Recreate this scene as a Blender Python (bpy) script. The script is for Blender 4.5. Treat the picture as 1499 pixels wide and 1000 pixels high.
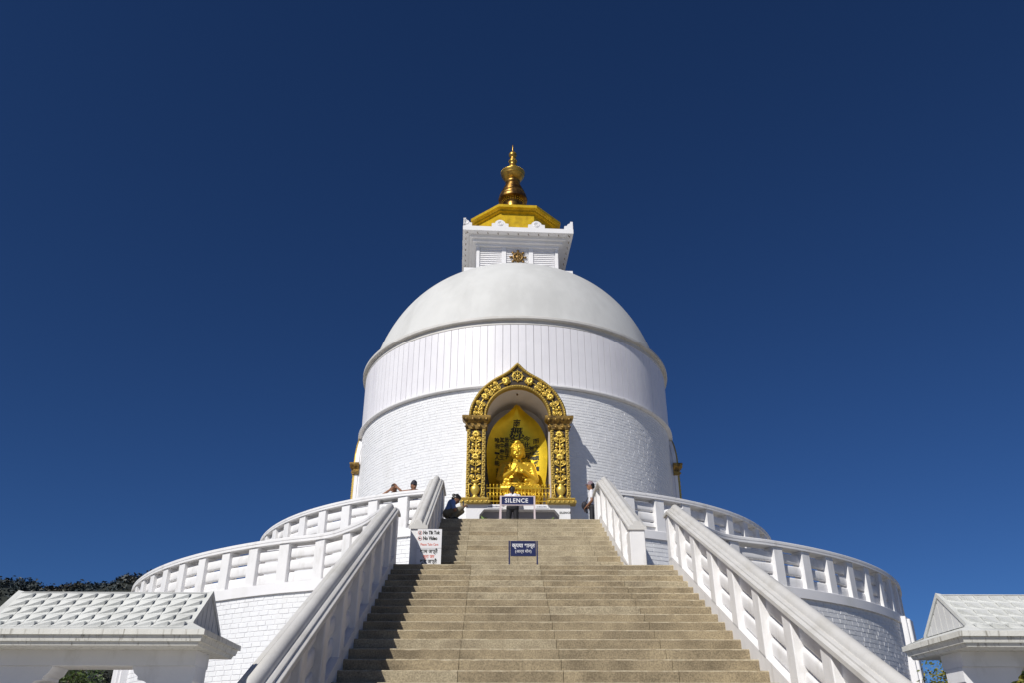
import bpy, bmesh, math, random
import numpy as np
from mathutils import Vector, Matrix, Quaternion
random.seed(7)
sc = bpy.context.scene
for o in list(bpy.data.objects): bpy.data.objects.remove(o)
COL = sc.collection
R = math.radians
PI = math.pi

# ------------------------------------------------------------------ camera
PITCH, YAW, ROLL = .4782, .0213, -.0011
CAMLOC = Vector((-.7262, -28.8, 0.0))          # eye level is z = 0, the ground lies at z = -1.6
GZ = -1.6
cam_d = bpy.data.cameras.new('camera'); cam = bpy.data.objects.new('camera', cam_d); COL.objects.link(cam)
cam_d.sensor_width = 36; cam_d.lens = 1200 / 1499 * 36; cam_d.clip_start = .1; cam_d.clip_end = 6000
_F = Vector((math.sin(YAW) * math.cos(PITCH), math.cos(YAW) * math.cos(PITCH), math.sin(PITCH)))
_R = Vector((math.cos(YAW), -math.sin(YAW), 0)); _U = _R.cross(_F)
_R, _U = math.cos(ROLL) * _R + math.sin(ROLL) * _U, math.cos(ROLL) * _U - math.sin(ROLL) * _R
m3 = Matrix((_R, _U, -_F)).transposed()
cam.matrix_world = Matrix.Translation(CAMLOC) @ m3.to_4x4()
sc.camera = cam

# ------------------------------------------------------------------ light
SUN_EL = R(39.6); SUN_AZ = math.atan2(-.585, -.811)      # direction towards the sun, clockwise from +Y
w = bpy.data.worlds.new('World'); sc.world = w; w.use_nodes = True
nt = w.node_tree; bg = nt.nodes['Background']
sky = nt.nodes.new('ShaderNodeTexSky'); sky.sky_type = 'NISHITA'; sky.sun_disc = False
sky.sun_elevation = SUN_EL; sky.sun_rotation = SUN_AZ
sky.altitude = 3200; sky.air_density = 1.0; sky.dust_density = .9; sky.ozone_density = 3.0
tint = nt.nodes.new('ShaderNodeMix'); tint.data_type = 'RGBA'; tint.blend_type = 'MULTIPLY'
tint.inputs[0].default_value = 1.0; tint.inputs[7].default_value = (.40, .69, 1.10, 1)
nt.links.new(sky.outputs[0], tint.inputs[6]); nt.links.new(tint.outputs[2], bg.inputs[0])
bg.inputs[1].default_value = .0515
sl = bpy.data.lights.new('sun', 'SUN'); sl.energy = 4.3; sl.angle = R(.53); sl.color = (1.0, .965, .90)
so = bpy.data.objects.new('sun', sl); COL.objects.link(so)
sdir = Vector((math.sin(SUN_AZ) * math.cos(SUN_EL), math.cos(SUN_AZ) * math.cos(SUN_EL), math.sin(SUN_EL)))
so.rotation_euler = (-sdir).to_track_quat('-Z', 'Y').to_euler(); so.location = (-30, -40, 40)
sc.view_settings.view_transform = 'Standard'; sc.view_settings.look = 'None'
sc.view_settings.exposure = 0.0; sc.view_settings.gamma = 1.0; sc.view_settings.use_curve_mapping = False
sc.render.resolution_x = 1024; sc.render.resolution_y = 684

# ------------------------------------------------------------------ materials
def mat(name, col, rough=.6, metal=0.0, var=.06, scale=4.0, bump=.0, bscale=60.0, col2=None, mix=(.45, .65),
        mscale=1.0, detail=4.0, spec=None, stretch=None):
    m = bpy.data.materials.new(name); m.use_nodes = True
    n = m.node_tree; b = n.nodes['Principled BSDF']
    b.inputs['Roughness'].default_value = rough; b.inputs['Metallic'].default_value = metal
    if spec is not None: b.inputs['Specular IOR Level'].default_value = spec
    tc = n.nodes.new('ShaderNodeTexCoord'); geo = n.nodes.new('ShaderNodeNewGeometry')
    src = geo.outputs['Position']
    if stretch:
        mp = n.nodes.new('ShaderNodeMapping'); mp.inputs['Scale'].default_value = stretch
        n.links.new(src, mp.inputs[0]); ssrc = mp.outputs[0]
    else: ssrc = src
    nz = n.nodes.new('ShaderNodeTexNoise'); nz.inputs['Scale'].default_value = scale; nz.inputs['Detail'].default_value = 6
    n.links.new(src, nz.inputs['Vector'])
    r1 = n.nodes.new('ShaderNodeMapRange'); r1.inputs[1].default_value = .3; r1.inputs[2].default_value = .7
    r1.inputs[3].default_value = 1 - var; r1.inputs[4].default_value = 1 + var
    n.links.new(nz.outputs[0], r1.inputs[0])
    if col2:
        n2 = n.nodes.new('ShaderNodeTexNoise'); n2.inputs['Scale'].default_value = mscale; n2.inputs['Detail'].default_value = detail
        n2.inputs['Roughness'].default_value = .65
        n.links.new(ssrc, n2.inputs['Vector'])
        r2 = n.nodes.new('ShaderNodeMapRange'); r2.inputs[1].default_value = mix[0]; r2.inputs[2].default_value = mix[1]
        n.links.new(n2.outputs[0], r2.inputs[0])
        mx = n.nodes.new('ShaderNodeMix'); mx.data_type = 'RGBA'
        mx.inputs[6].default_value = (*col, 1); mx.inputs[7].default_value = (*col2, 1)
        n.links.new(r2.outputs[0], mx.inputs[0]); csrc = mx.outputs[2]
    else:
        rgb = n.nodes.new('ShaderNodeRGB'); rgb.outputs[0].default_value = (*col, 1); csrc = rgb.outputs[0]
    vm = n.nodes.new('ShaderNodeVectorMath'); vm.operation = 'SCALE'
    n.links.new(csrc, vm.inputs[0]); n.links.new(r1.outputs[0], vm.inputs['Scale'])
    n.links.new(vm.outputs[0], b.inputs['Base Color'])
    if bump:
        nb = n.nodes.new('ShaderNodeTexNoise'); nb.inputs['Scale'].default_value = bscale; nb.inputs['Detail'].default_value = 4
        n.links.new(src, nb.inputs['Vector'])
        bp = n.nodes.new('ShaderNodeBump'); bp.inputs['Strength'].default_value = bump; bp.inputs['Distance'].default_value = .02
        n.links.new(nb.outputs[0], bp.inputs['Height']); n.links.new(bp.outputs[0], b.inputs['Normal'])
    return m
M = {}
M['white'] = mat('white_paint', (.80, .79, .80), .55, var=.025, scale=2.2, bump=.10, bscale=30, col2=(.72, .715, .70), mix=(.55, .75), mscale=1.3, stretch=(1, 1, .35))
M['brickpaint'] = mat('painted_brick', (.78, .785, .80), .66, var=.035, scale=5, bump=.30, bscale=42, col2=(.73, .73, .73), mix=(.52, .75), mscale=1.1, stretch=(1, 1, .4))
M['panel'] = mat('painted_panel', (.80, .785, .815), .38, var=.02, scale=2.5, bump=.12, bscale=7, col2=(.72, .70, .74), mix=(.5, .72), mscale=.9, stretch=(1, 1, .25))
M['dome'] = mat('dome_plaster', (.60, .60, .585), .7, var=.03, scale=1.6, bump=.10, bscale=18, col2=(.535, .535, .52), mix=(.44, .60), mscale=.6, detail=8, stretch=(1, 1, .22))
M['cap'] = mat('weathered_cap', (.60, .585, .56), .62, var=.05, scale=3, bump=.12, bscale=40, col2=(.50, .48, .44), mix=(.48, .75), mscale=2.0, detail=7)
M['rail'] = mat('rail_paint', (.78, .77, .77), .5, var=.035, scale=3, bump=.10, bscale=40, col2=(.56, .54, .51), mix=(.54, .80), mscale=3.5, detail=8, stretch=(1, 1, .4))
M['plaster'] = mat('niche_plaster', (.74, .69, .66), .75, var=.03)
M['roofw'] = mat('weathered_roof', (.63, .635, .61), .7, var=.05, scale=6, bump=.15, bscale=60, col2=(.47, .475, .445), mix=(.47, .74), mscale=3.5, detail=8)
M['fascia'] = mat('stained_fascia', (.66, .65, .60), .7, var=.06, scale=8, bump=.12, bscale=60, col2=(.20, .18, .14), mix=(.55, .72), mscale=9, detail=5, stretch=(3.2, 3.2, .25))
M['gboard'] = mat('gable_board', (.62, .62, .61), .7, var=.04)
M['step'] = mat('step_aggregate', (.385, .31, .195), .85, var=.34, scale=55, bump=.6, bscale=90, col2=(.20, .158, .098), mix=(.38, .68), mscale=1.8, detail=9)
M['stepw'] = mat('step_aggregate_worn', (.45, .38, .255), .85, var=.34, scale=55, bump=.6, bscale=90, col2=(.27, .22, .145), mix=(.38, .68), mscale=2.1, detail=9)
M['nosing'] = mat('worn_nosing', (.40, .34, .235), .85, var=.25, scale=30, col2=(.31, .25, .16), mix=(.46, .60), mscale=7, detail=6)
M['mortar'] = mat('stair_core', (.16, .14, .11), .9, var=.1)
M['floor'] = mat('terrace_paving', (.42, .40, .36), .8, var=.08, scale=3)
M['gold'] = mat('gold_leaf', (.66, .43, .035), .42, .66, var=.06, scale=9, bump=.12, bscale=35, spec=.5)
M['goldpanel'] = mat('gold_panel', (.78, .56, .03), .40, .55, var=.08, scale=5, bump=.08, bscale=20)
M['goldpaint'] = mat('gold_relief', (.74, .52, .10), .38, .55, var=.10, scale=14, bump=.08, bscale=60)
M['goldrope'] = mat('gold_border', (.52, .36, .08), .42, .55, var=.22, scale=26, bump=.25, bscale=70)
M['goldback'] = mat('relief_ground', (.035, .022, .012), .7, 0, var=.2, scale=20)
M['goldcap'] = mat('tarnished_gold', (.36, .22, .05), .45, .5, var=.25, scale=18, bump=.3, bscale=50, col2=(.10, .06, .02), mix=(.42, .62), mscale=7)
M['yellow'] = mat('yellow_gold_paint', (.66, .43, .010), .42, .35, var=.16, scale=5, bump=.12, bscale=22, col2=(.48, .29, .01), mix=(.5, .7), mscale=3)
M['spire'] = mat('gilt_copper', (.34, .19, .04), .38, .8, var=.2, scale=8, bump=.12, bscale=40, col2=(.10, .05, .018), mix=(.42, .58), mscale=3.0)
M['spiregold'] = mat('gilt', (.50, .31, .06), .36, .8, var=.2, scale=8, bump=.12, bscale=40, col2=(.26, .15, .035), mix=(.48, .66), mscale=3.0)
M['bronze'] = mat('bronze', (.22, .13, .04), .45, .6, var=.15, scale=12)
M['ink'] = mat('black_ink', (.018, .018, .014), .6, 0, var=.1)
M['navy'] = mat('navy_enamel', (.012, .018, .080), .4, 0, var=.06, col2=(.02, .028, .095), mix=(.55, .7), mscale=9)
M['signwhite'] = mat('sign_white', (.80, .79, .80), .5, 0, var=.02)
M['frame_pale'] = mat('pale_pink_metal', (.62, .52, .53), .45, .0, var=.08)
M['red'] = mat('sign_red', (.72, .20, .15), .5, 0)
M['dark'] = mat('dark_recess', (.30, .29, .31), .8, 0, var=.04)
M['skin'] = mat('skin', (.28, .135, .075), .5, 0, var=.06, scale=20)
M['hair'] = mat('black_hair', (.012, .010, .010), .4, 0, var=.2, scale=60)
M['shirt_w'] = mat('white_cotton', (.74, .73, .76), .8, 0, var=.05, scale=12, bump=.4, bscale=14)
M['shirt_b'] = mat('blue_cotton', (.15, .235, .50), .8, 0, var=.1, scale=12, bump=.4, bscale=14)
M['shirt_n'] = mat('dark_vest', (.03, .04, .07), .8, 0, var=.1)
M['teal'] = mat('dark_teal_cloth', (.014, .035, .06), .8, 0, var=.1)
M['pants_k'] = mat('khaki_trousers', (.17, .15, .105), .8, 0, var=.1, scale=12, bump=.4, bscale=14)
M['pants_d'] = mat('black_trousers', (.014, .014, .018), .7, 0, var=.1, bump=.4, bscale=14)
M['cap_p'] = mat('mauve_cap', (.22, .16, .19), .8, 0, var=.06)
M['cap_d'] = mat('dark_cap', (.02, .02, .03), .7, 0, var=.06)
M['shoe'] = mat('dark_shoe', (.02, .02, .02), .6, 0)
M['bark'] = mat('bark', (.10, .075, .05), .9, 0, var=.2, scale=10, bump=.5, bscale=20)
def leafmat(name, c1, c2, s=1.5):
    return mat(name, c1, .55, 0, var=.35, scale=s * 6, col2=c2, mix=(.4, .62), mscale=s)
M['leaf'] = leafmat('leaf_green', (.045, .085, .018), (.085, .12, .025))
M['leaf_y'] = leafmat('leaf_yellow_green', (.085, .105, .018), (.24, .20, .025), 1.1)
M['leaf_b'] = leafmat('leaf_bright', (.10, .20, .03), (.16, .24, .05), 6)
M['far'] = leafmat('forest_far_hazy', (.022, .034, .040), (.036, .046, .044), .03)  # distance haze painted in: leaf colour shifted bluish and slightly lighter
M['far2'] = leafmat('forest_far_brown', (.04, .034, .024), (.03, .036, .024), .03)
M['hill'] = mat('hill_soil', (.022, .026, .018), .95, 0, var=.3, scale=.05)
M['ground'] = mat('ground_paving', (.34, .31, .26), .85, 0, var=.12, scale=.8, col2=(.24, .22, .17), mscale=.3)
M['tile_red'] = mat('red_roof', (.36, .12, .06), .8, 0)

# ------------------------------------------------------------------ mesh helpers
WL = {}
def wl(o): return WL.get(o.name, Vector((0, 0, 0))) if o else Vector((0, 0, 0))
def link(name, me, parent=None, loc=(0, 0, 0), rot=None):
    o = bpy.data.objects.new(name, me); COL.objects.link(o)
    loc = Vector(loc); WL[o.name] = loc.copy()
    if parent: o.parent = parent; o.location = loc - wl(parent)
    else: o.location = loc
    if rot is not None: o.rotation_euler = rot
    return o
def empty(name, loc, label=None, cat=None, group=None):
    o = link(name, None, None, loc); o.empty_display_size = .2
    if label: tag(o, label, cat, group)
    return o
def tag(o, label, cat, group=None, kind=None):
    if label: o['label'] = label
    if cat: o['category'] = cat
    if group: o['group'] = group
    if kind: o['kind'] = kind
    return o
class MB:
    def __init__(s): s.v = []; s.f = []; s.mi = []; s.cur = 0
    def add(s, vs, fs):
        b = len(s.v); s.v += [tuple(v) for v in vs]
        for f in fs: s.f.append([i + b for i in f]); s.mi.append(s.cur)
    def box(s, x0, x1, y0, y1, z0, z1):
        s.add([(x0, y0, z0), (x1, y0, z0), (x1, y1, z0), (x0, y1, z0), (x0, y0, z1), (x1, y0, z1), (x1, y1, z1), (x0, y1, z1)],
              [(0, 3, 2, 1), (4, 5, 6, 7), (0, 1, 5, 4), (1, 2, 6, 5), (2, 3, 7, 6), (3, 0, 4, 7)])
    def cbox(s, x0, x1, y0, y1, z0, z1, c=.012):      # box with all upper and upright edges chamfered
        def ring(i, z): return [(x0 + i + c, y0 + i, z), (x1 - i - c, y0 + i, z), (x1 - i, y0 + i + c, z), (x1 - i, y1 - i - c, z),
                                (x1 - i - c, y1 - i, z), (x0 + i + c, y1 - i, z), (x0 + i, y1 - i - c, z), (x0 + i, y0 + i + c, z)]
        s.loft([ring(0, z0), ring(0, z1 - c), ring(c, z1)], True, True)
    def loft(s, rings, cap0=True, cap1=True, closed=True):
        b = len(s.v); n = len(rings[0])
        for r in rings: s.v += [tuple(p) for p in r]
        for k in range(len(rings) - 1):
            for i in range(n if closed else n - 1):
                j = (i + 1) % n
                s.f.append([b + k * n + i, b + k * n + j, b + (k + 1) * n + j, b + (k + 1) * n + i]); s.mi.append(s.cur)
        if cap0: s.f.append([b + i for i in range(n - 1, -1, -1)]); s.mi.append(s.cur)
        if cap1: s.f.append([b + (len(rings) - 1) * n + i for i in range(n)]); s.mi.append(s.cur)
    def tube(s, pts, r, n=6, cap=True):
        pts = [Vector(p) for p in pts]; rr = r if isinstance(r, (list, tuple)) else [r] * len(pts)
        rings = []; up = None
        for k, p in enumerate(pts):
            t = (pts[min(k + 1, len(pts) - 1)] - pts[max(k - 1, 0)]).normalized()
            if up is None: up = Vector((0, 0, 1)) if abs(t.z) < .9 else Vector((1, 0, 0))
            a = t.cross(up).normalized(); bb = a.cross(t).normalized(); up = bb
            rings.append([p + rr[k] * (math.cos(2 * PI * i / n) * a + math.sin(2 * PI * i / n) * bb) for i in range(n)])
        s.loft(rings, cap, cap)
    def lathe(s, prof, n=48, c=(0, 0), a0=0, a1=2 * PI, cap=False):
        full = abs(a1 - a0 - 2 * PI) < 1e-6
        m = n if full else n + 1
        rings = [[(c[0] + r * math.sin(a0 + (a1 - a0) * i / n), c[1] - r * math.cos(a0 + (a1 - a0) * i / n), z) for i in range(m)] for r, z in prof]
        s.loft(rings, cap, cap, full)
    def sweep(s, prof, path, cap=True):
        """profile (u,v): u to the right of travel (horizontal), v up; mitred"""
        P = [Vector(p) for p in path]; rings = []
        for k, p in enumerate(P):
            d0 = (P[k] - P[k - 1]) if k else (P[1] - P[0]); d1 = (P[k + 1] - P[k]) if k < len(P) - 1 else d0
            a = Vector((d0.x, d0.y, 0)).normalized(); b = Vector((d1.x, d1.y, 0)).normalized()
            t = (a + b).normalized(); nrm = Vector((t.y, -t.x, 0)); k_ = 1 / max(.4, t.dot(a))
            rings.append([p + nrm * (u * k_) + Vector((0, 0, v)) for u, v in prof])
        s.loft(rings, cap, cap)
    def ell(s, c, r, nu=14, nv=9):
        rings = []
        for j in range(nv + 1):
            ph = PI * j / nv; q = max(1e-4, math.sin(ph))
            rings.append([(c[0] + r[0] * q * math.cos(2 * PI * i / nu), c[1] + r[1] * q * math.sin(2 * PI * i / nu), c[2] - r[2] * math.cos(ph)) for i in range(nu)])
        s.loft(rings, True, True)
    def rot(s, ang, c=(0, 0)):
        ca, sa = math.cos(ang), math.sin(ang)
        s.v = [(c[0] + (x - c[0]) * ca - (y - c[1]) * sa, c[1] + (x - c[0]) * sa + (y - c[1]) * ca, z) for x, y, z in s.v]; return s
    def mesh(s, name, mats, smooth=False, center=True, recalc=True):
        me = bpy.data.meshes.new(name)
        c = Vector((0, 0, 0))
        if center:
            xs, ys, zs = zip(*s.v)
            c = Vector(((min(xs) + max(xs)) / 2, (min(ys) + max(ys)) / 2, min(zs)))
        me.from_pydata([(x - c.x, y - c.y, z - c.z) for x, y, z in s.v], [], s.f)
        for m in (mats if isinstance(mats, (list, tuple)) else [mats]): me.materials.append(m)
        if isinstance(mats, (list, tuple)): me.polygons.foreach_set('material_index', s.mi)
        if recalc:
            bm = bmesh.new(); bm.from_mesh(me); bmesh.ops.recalc_face_normals(bm, faces=bm.faces); bm.to_mesh(me); bm.free()
        if smooth is True: me.polygons.foreach_set('use_smooth', [True] * len(me.polygons))
        elif smooth:
            try: me.set_sharp_from_angle(angle=R(smooth))
            except Exception: pass
            me.polygons.foreach_set('use_smooth', [True] * len(me.polygons))
            me.set_sharp_from_angle(angle=R(smooth))
        me.update()
        return me, c
    def build(s, name, mats, parent=None, smooth=False, origin=None):
        if origin is None: me, c = s.mesh(name, mats, smooth)
        else:
            o = Vector(origin); s.v = [(x - o.x, y - o.y, z - o.z) for x, y, z in s.v]
            me, c = s.mesh(name, mats, smooth, center=False); c = o
        return link(name, me, parent, c)
def arcpts(Rd, z, a0, a1, n): return [(Rd * math.sin(a0 + (a1 - a0) * i / n), -Rd * math.cos(a0 + (a1 - a0) * i / n), z) for i in range(n + 1)]
def catmull(P, n=6):
    P = [Vector(p) for p in P]; Q = [P[0] * 2 - P[1]] + P + [P[-1] * 2 - P[-2]]; out = []
    for k in range(1, len(Q) - 2):
        for i in range(n):
            t = i / n; a, b, c, d = Q[k - 1:k + 3]
            out.append(.5 * ((2 * b) + (c - a) * t + (2 * a - 5 * b + 4 * c - d) * t * t + (3 * b - a - 3 * c + d) * t ** 3))
    out.append(P[-1]); return out
def resample(P, step):
    P = [Vector(p) for p in P]; L = [0]
    for k in range(1, len(P)): L.append(L[-1] + (P[k] - P[k - 1]).length)
    n = max(1, round(L[-1] / step)); out = []; k = 0
    for i in range(n + 1):
        d = L[-1] * i / n
        while k < len(P) - 2 and L[k + 1] < d: k += 1
        t = (d - L[k]) / max(1e-9, L[k + 1] - L[k]); out.append(P[k].lerp(P[k + 1], min(1, t)))
    return out

# ------------------------------------------------------------------ setting: ground and hill
g = MB(); g.lathe([(.01, GZ), (60, GZ), (400, GZ - .5), (2600, GZ - 6)], 64)
go = g.build('ground', M['ground']); go['kind'] = 'structure'

def hill_h(x, y):          # wooded ridge far to the left
    a = math.degrees(math.atan2(x + .73, y + 28.8)); d = math.hypot(x + .73, y + 28.8)
    e = .151 + .0018 * max(-20, min(10, a + 27)) + .003 * math.sin(a * .8 + 1.0) + .0015 * math.sin(a * 2.3)
    e *= min(1, max(0, (-13 - a) / 10)) if a > -23 else 1
    e *= min(1, max(0, (a + 85) / 35)) if a < -50 else 1
    return d, e
hm = MB(); NA, ND = 90, 26; HV = []
for i in range(NA + 1):
    a = R(-88 + 78 * i / NA)
    for j in range(ND + 1):
        d = 230 + 520 * j / ND
        x = -.73 + d * math.sin(a); y = -28.8 + d * math.cos(a)
        _, e = hill_h(x, y)
        k = (d - 230) / 370
        prof = math.sin(min(1, max(0, k)) * PI / 2) ** .8 if d < 600 else 1 - .12 * (d - 600) / 150
        HV.append((x, y, GZ - 2 + (e * 600 + 2) * prof + 1.5 * math.sin(x * .05) * math.cos(y * .04)))
hm.add(HV, [(i * (ND + 1) + j, (i + 1) * (ND + 1) + j, (i + 1) * (ND + 1) + j + 1, i * (ND + 1) + j + 1) for i in range(NA) for j in range(ND)])
ho = hm.build('hill', M['hill'], None, True); ho['kind'] = 'structure'
def hill_z(a, d):
    i = (math.degrees(a) + 88) / 78 * NA; j = (d - 230) / 520 * ND
    i0 = max(0, min(NA - 1, int(i))); j0 = max(0, min(ND - 1, int(j))); return HV[i0 * (ND + 1) + j0][2]
def crown(mb, c, r, h, n, ls, seed, shape=1.0, lobes=7):
    """leaf-sized faces spread through clumps of a crown"""
    rnd = random.Random(seed); L = []
    for _ in range(lobes):
        a = rnd.uniform(0, 2 * PI); q = rnd.uniform(.15, .75); t = rnd.uniform(-.7, .8)
        L.append((Vector((c[0] + r * q * math.cos(a) * (1 - .35 * t * shape), c[1] + r * q * math.sin(a) * (1 - .35 * t * shape), c[2] + h * t * .6)), rnd.uniform(.32, .55)))
    for _ in range(n):
        p0, q = L[rnd.randrange(lobes)]
        d = Vector((rnd.gauss(0, 1), rnd.gauss(0, 1), rnd.gauss(0, .8))).normalized() * (rnd.random() ** .4)
        p = p0 + Vector((d.x * r * q, d.y * r * q, d.z * h * q))
        u = Vector((rnd.gauss(0, 1), rnd.gauss(0, 1), rnd.gauss(0, .6))).normalized(); v = u.cross(Vector((rnd.gauss(0, 1), rnd.gauss(0, 1), rnd.gauss(0, 1)))).normalized()
        s = ls * rnd.uniform(.6, 1.3)
        mb.add([p - u * s, p + v * s * .45, p + u * s, p - v * s * .45], [(0, 1, 2, 3)])
fr = MB(); fr2 = MB(); rnd = random.Random(3)
for k in range(5200):
    a = R(rnd.uniform(-40, -15)); d = rnd.uniform(260, 630) if k % 2 else rnd.uniform(480, 615); z = hill_z(a, d)
    x = -.73 + d * math.sin(a); y = -28.8 + d * math.cos(a); h = rnd.uniform(4, 8)
    crown(fr if math.sin(a * 90) + rnd.uniform(-1.2, .6) < .2 else fr2, (x, y, z + h * .3), h * .55, h * .75, 44, .85, k, .6, 4)
fo = fr.build('forest', M['far']); tag(fo, 'dark wooded slope of the distant ridge', 'forest', kind='stuff')
fo2 = fr2.build('forest', M['far2']); tag(fo2, 'brownish dry woodland patches on the distant ridge', 'forest', kind='stuff')
def tree(name, base, h, r, label, group, leaf, n=1500, ls=.12, trunk_r=.08, seed=0, crown_h=None, lobes=8):
    t = empty(name, base, label, 'tree', group)
    b = Vector(base); mb = MB(); rr = random.Random(seed)
    top = b + Vector((rr.uniform(-.1, .1) * r, 0, h * .72))
    mb.tube([b, b + Vector((.03 * h, 0, h * .3)), top], [trunk_r, trunk_r * .75, trunk_r * .3], 7)
    for q in range(5):
        s = b.lerp(top, .4 + .12 * q); a = rr.uniform(0, 2 * PI)
        e = s + Vector((math.cos(a) * r * .6, math.sin(a) * r * .6, h * .22)); mb.tube([s, s.lerp(e, .5) + Vector((0, 0, .05 * h)), e], [trunk_r * .4, trunk_r * .3, trunk_r * .12], 5)
    mb.build('trunk', M['bark'], t, True)
    cb = MB(); ch = crown_h or h * .42
    crown(cb, (b.x, b.y, b.z + h - ch * .95), r, ch, n, ls, seed, 1.0, lobes); cb.build('crown', leaf, t)
    return t
SKY = [(352, 7, 'slim tree poking above the far ridge beside a round bush', 11), (20, 9, 'spreading tree at the open end of the far ridge', 12), (78, 12, 'broad tallest clump on the far ridge', 13),
       (92, 6, 'small round tree standing alone on the far ridge', 14), (129, 13, 'tall dark tree on the crest of the far ridge', 15),
       (150, 10, 'wide tree beside the far white house', 16), (185, 11, 'dark tree beside the far house with the red roof', 17), (8, 10, 'ragged tree at the lower shoulder of the far ridge', 18)]
for px, h, lab, sd in SKY:
    if px > 210: continue
    d_ = _F + _R * ((px - 749.5) / 1200) + _U * ((500 - 850) / 1200); a = math.atan2(d_.x, d_.y); d = 585
    z = hill_z(a, d); tree('ridge_tree', (-.73 + d * math.sin(a), -28.8 + d * math.cos(a), z - .5), h + 3, h * .42, lab, None, M['far'], 900, .65, .3, sd, lobes=6)
def house(px, d, wdt, h, label, roofm):
    d_ = _F + _R * ((px - 749.5) / 1200) + _U * ((500 - 850) / 1200); a = math.atan2(d_.x, d_.y)
    z = hill_z(a, d); b = Vector((-.73 + d * math.sin(a), -28.8 + d * math.cos(a), z))
    t = empty('house', b, label, 'house')
    m = MB(); m.box(b.x - wdt / 2, b.x + wdt / 2, b.y - 4, b.y + 4, b.z - 2, b.z + h); m.build('wall', M['plaster'], t)
    m = MB(); m.loft([[(b.x - wdt / 2 - .6, b.y - 4.6, b.z + h), (b.x - wdt / 2 - .6, b.y + 4.6, b.z + h), (b.x - wdt / 2 - .6, b.y, b.z + h + 2.4)],
                      [(b.x + wdt / 2 + .6, b.y - 4.6, b.z + h), (b.x + wdt / 2 + .6, b.y + 4.6, b.z + h), (b.x + wdt / 2 + .6, b.y, b.z + h + 2.4)]]); m.build('roof', roofm, t)
    for q in (-.28, .28):
        m = MB(); m.box(b.x + q * wdt - .7, b.x + q * wdt + .7, b.y - 4.08, b.y - 4.0, b.z + h * .35, b.z + h * .8); m.build('window', M['dark'], t)
house(164, 575, 6, 5.5, 'small pale house among trees on the far ridge', M['roofw'])
house(199, 560, 6, 5.5, 'far house with a red roof on the ridge beside the terrace', M['tile_red'])

# ------------------------------------------------------------------ staircase
A, Y1, Z1, RL, TL = 2.59, -13.45, 3.309, .16363, .344         # lower flight: half width, top nosing, riser, tread
XU, B, Y2, Z2, RU, TU = -.08, 1.99, -8.5, 5.504, .1995, .376    # upper flight
ML, MU = RL / TL, RU / TU
st = empty('staircase', (0, -24, GZ), 'wide brown aggregate stairs climbing between white balustrades to the shrine', 'stairs')
rnd = random.Random(21)
def slab_mesh(x0, x1, y0, y1, z0, z1, jit):
    mb = MB(); c = .012; prof = [(y0, z0), (y1, z0), (y1, z1), (y0 + c, z1), (y0, z1 - c)]
    n = max(2, int((x1 - x0) / .16)); rings = []
    for i in range(n + 1):          # slightly worn, uneven nosing
        x = x0 + (x1 - x0) * i / n; e = rnd.uniform(0, .006) if 0 < i < n else .004
        f_ = rnd.uniform(0, .012) if rnd.random() < .10 else 0
        rings.append([(x, y0 + jit, z0), (x, y1, z0), (x, y1, z1), (x, y0 + c + e + f_ + jit, z1), (x, y0 + jit, z1 - c - e - f_)])
    mb.loft(rings)
    for q in range(len(mb.f)):
        if q < n * 5 and q % 5 == 3: mb.mi[q] = 1
    return mb
for k in range(30):
    yn = Y1 - k * TL; zn = Z1 - k * RL
    J = [-A - .02, -1.16 + .004 * math.sin(k), .11 + .004 * math.cos(k), 1.50, A + .02]
    deep = 1.25 if k == 0 else TL + .06
    for q in range(4):
        slab_mesh(J[q] + .003, J[q + 1] - .003, yn, yn + deep, zn - RL + .004, zn, rnd.uniform(-.003, .003)).build('step_slab', [M['stepw'] if rnd.random() < .15 else M['step'], M['nosing']], st)
YB = Y2 - 10 * TU - TU * 0       # foremost nosing of the upper flight
for k in range(11):
    yn = Y2 - k * TU; zn = Z2 - k * RU
    J = [XU - B - .02, -1.33, -.16 - .01 * k, 1.36 + .008 * k, XU + B + .02]
    deep = .6 if k == 0 else TU + .06
    for q in range(4):
        slab_mesh(J[q] + .003, J[q + 1] - .003, yn, yn + deep, zn - RU + .004, zn, rnd.uniform(-.003, .003)).build('step_slab', [M['stepw'] if rnd.random() < .9 else M['step'], M['nosing']], st)
core = MB()
def core_prism(x0, x1, pts): core.loft([[(x0, y, z) for y, z in pts], [(x1, y, z) for y, z in pts]])
core_prism(-A, A, [(Y1 - 30 * TL + .3, GZ), (Y1 + .12, Z1 - .21), (Y1 + 1.2, Z1 - .21), (Y1 + 1.2, GZ)])
core_prism(XU - B, XU + B, [(Y2 - 11 * TU + .46, Z1 + .03), (Y2 + .14, Z2 - .26), (Y2 + .55, Z2 - .26), (Y2 + .55, Z1 + .03)])
core.build('stair_core', M['mortar'], st)

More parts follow.
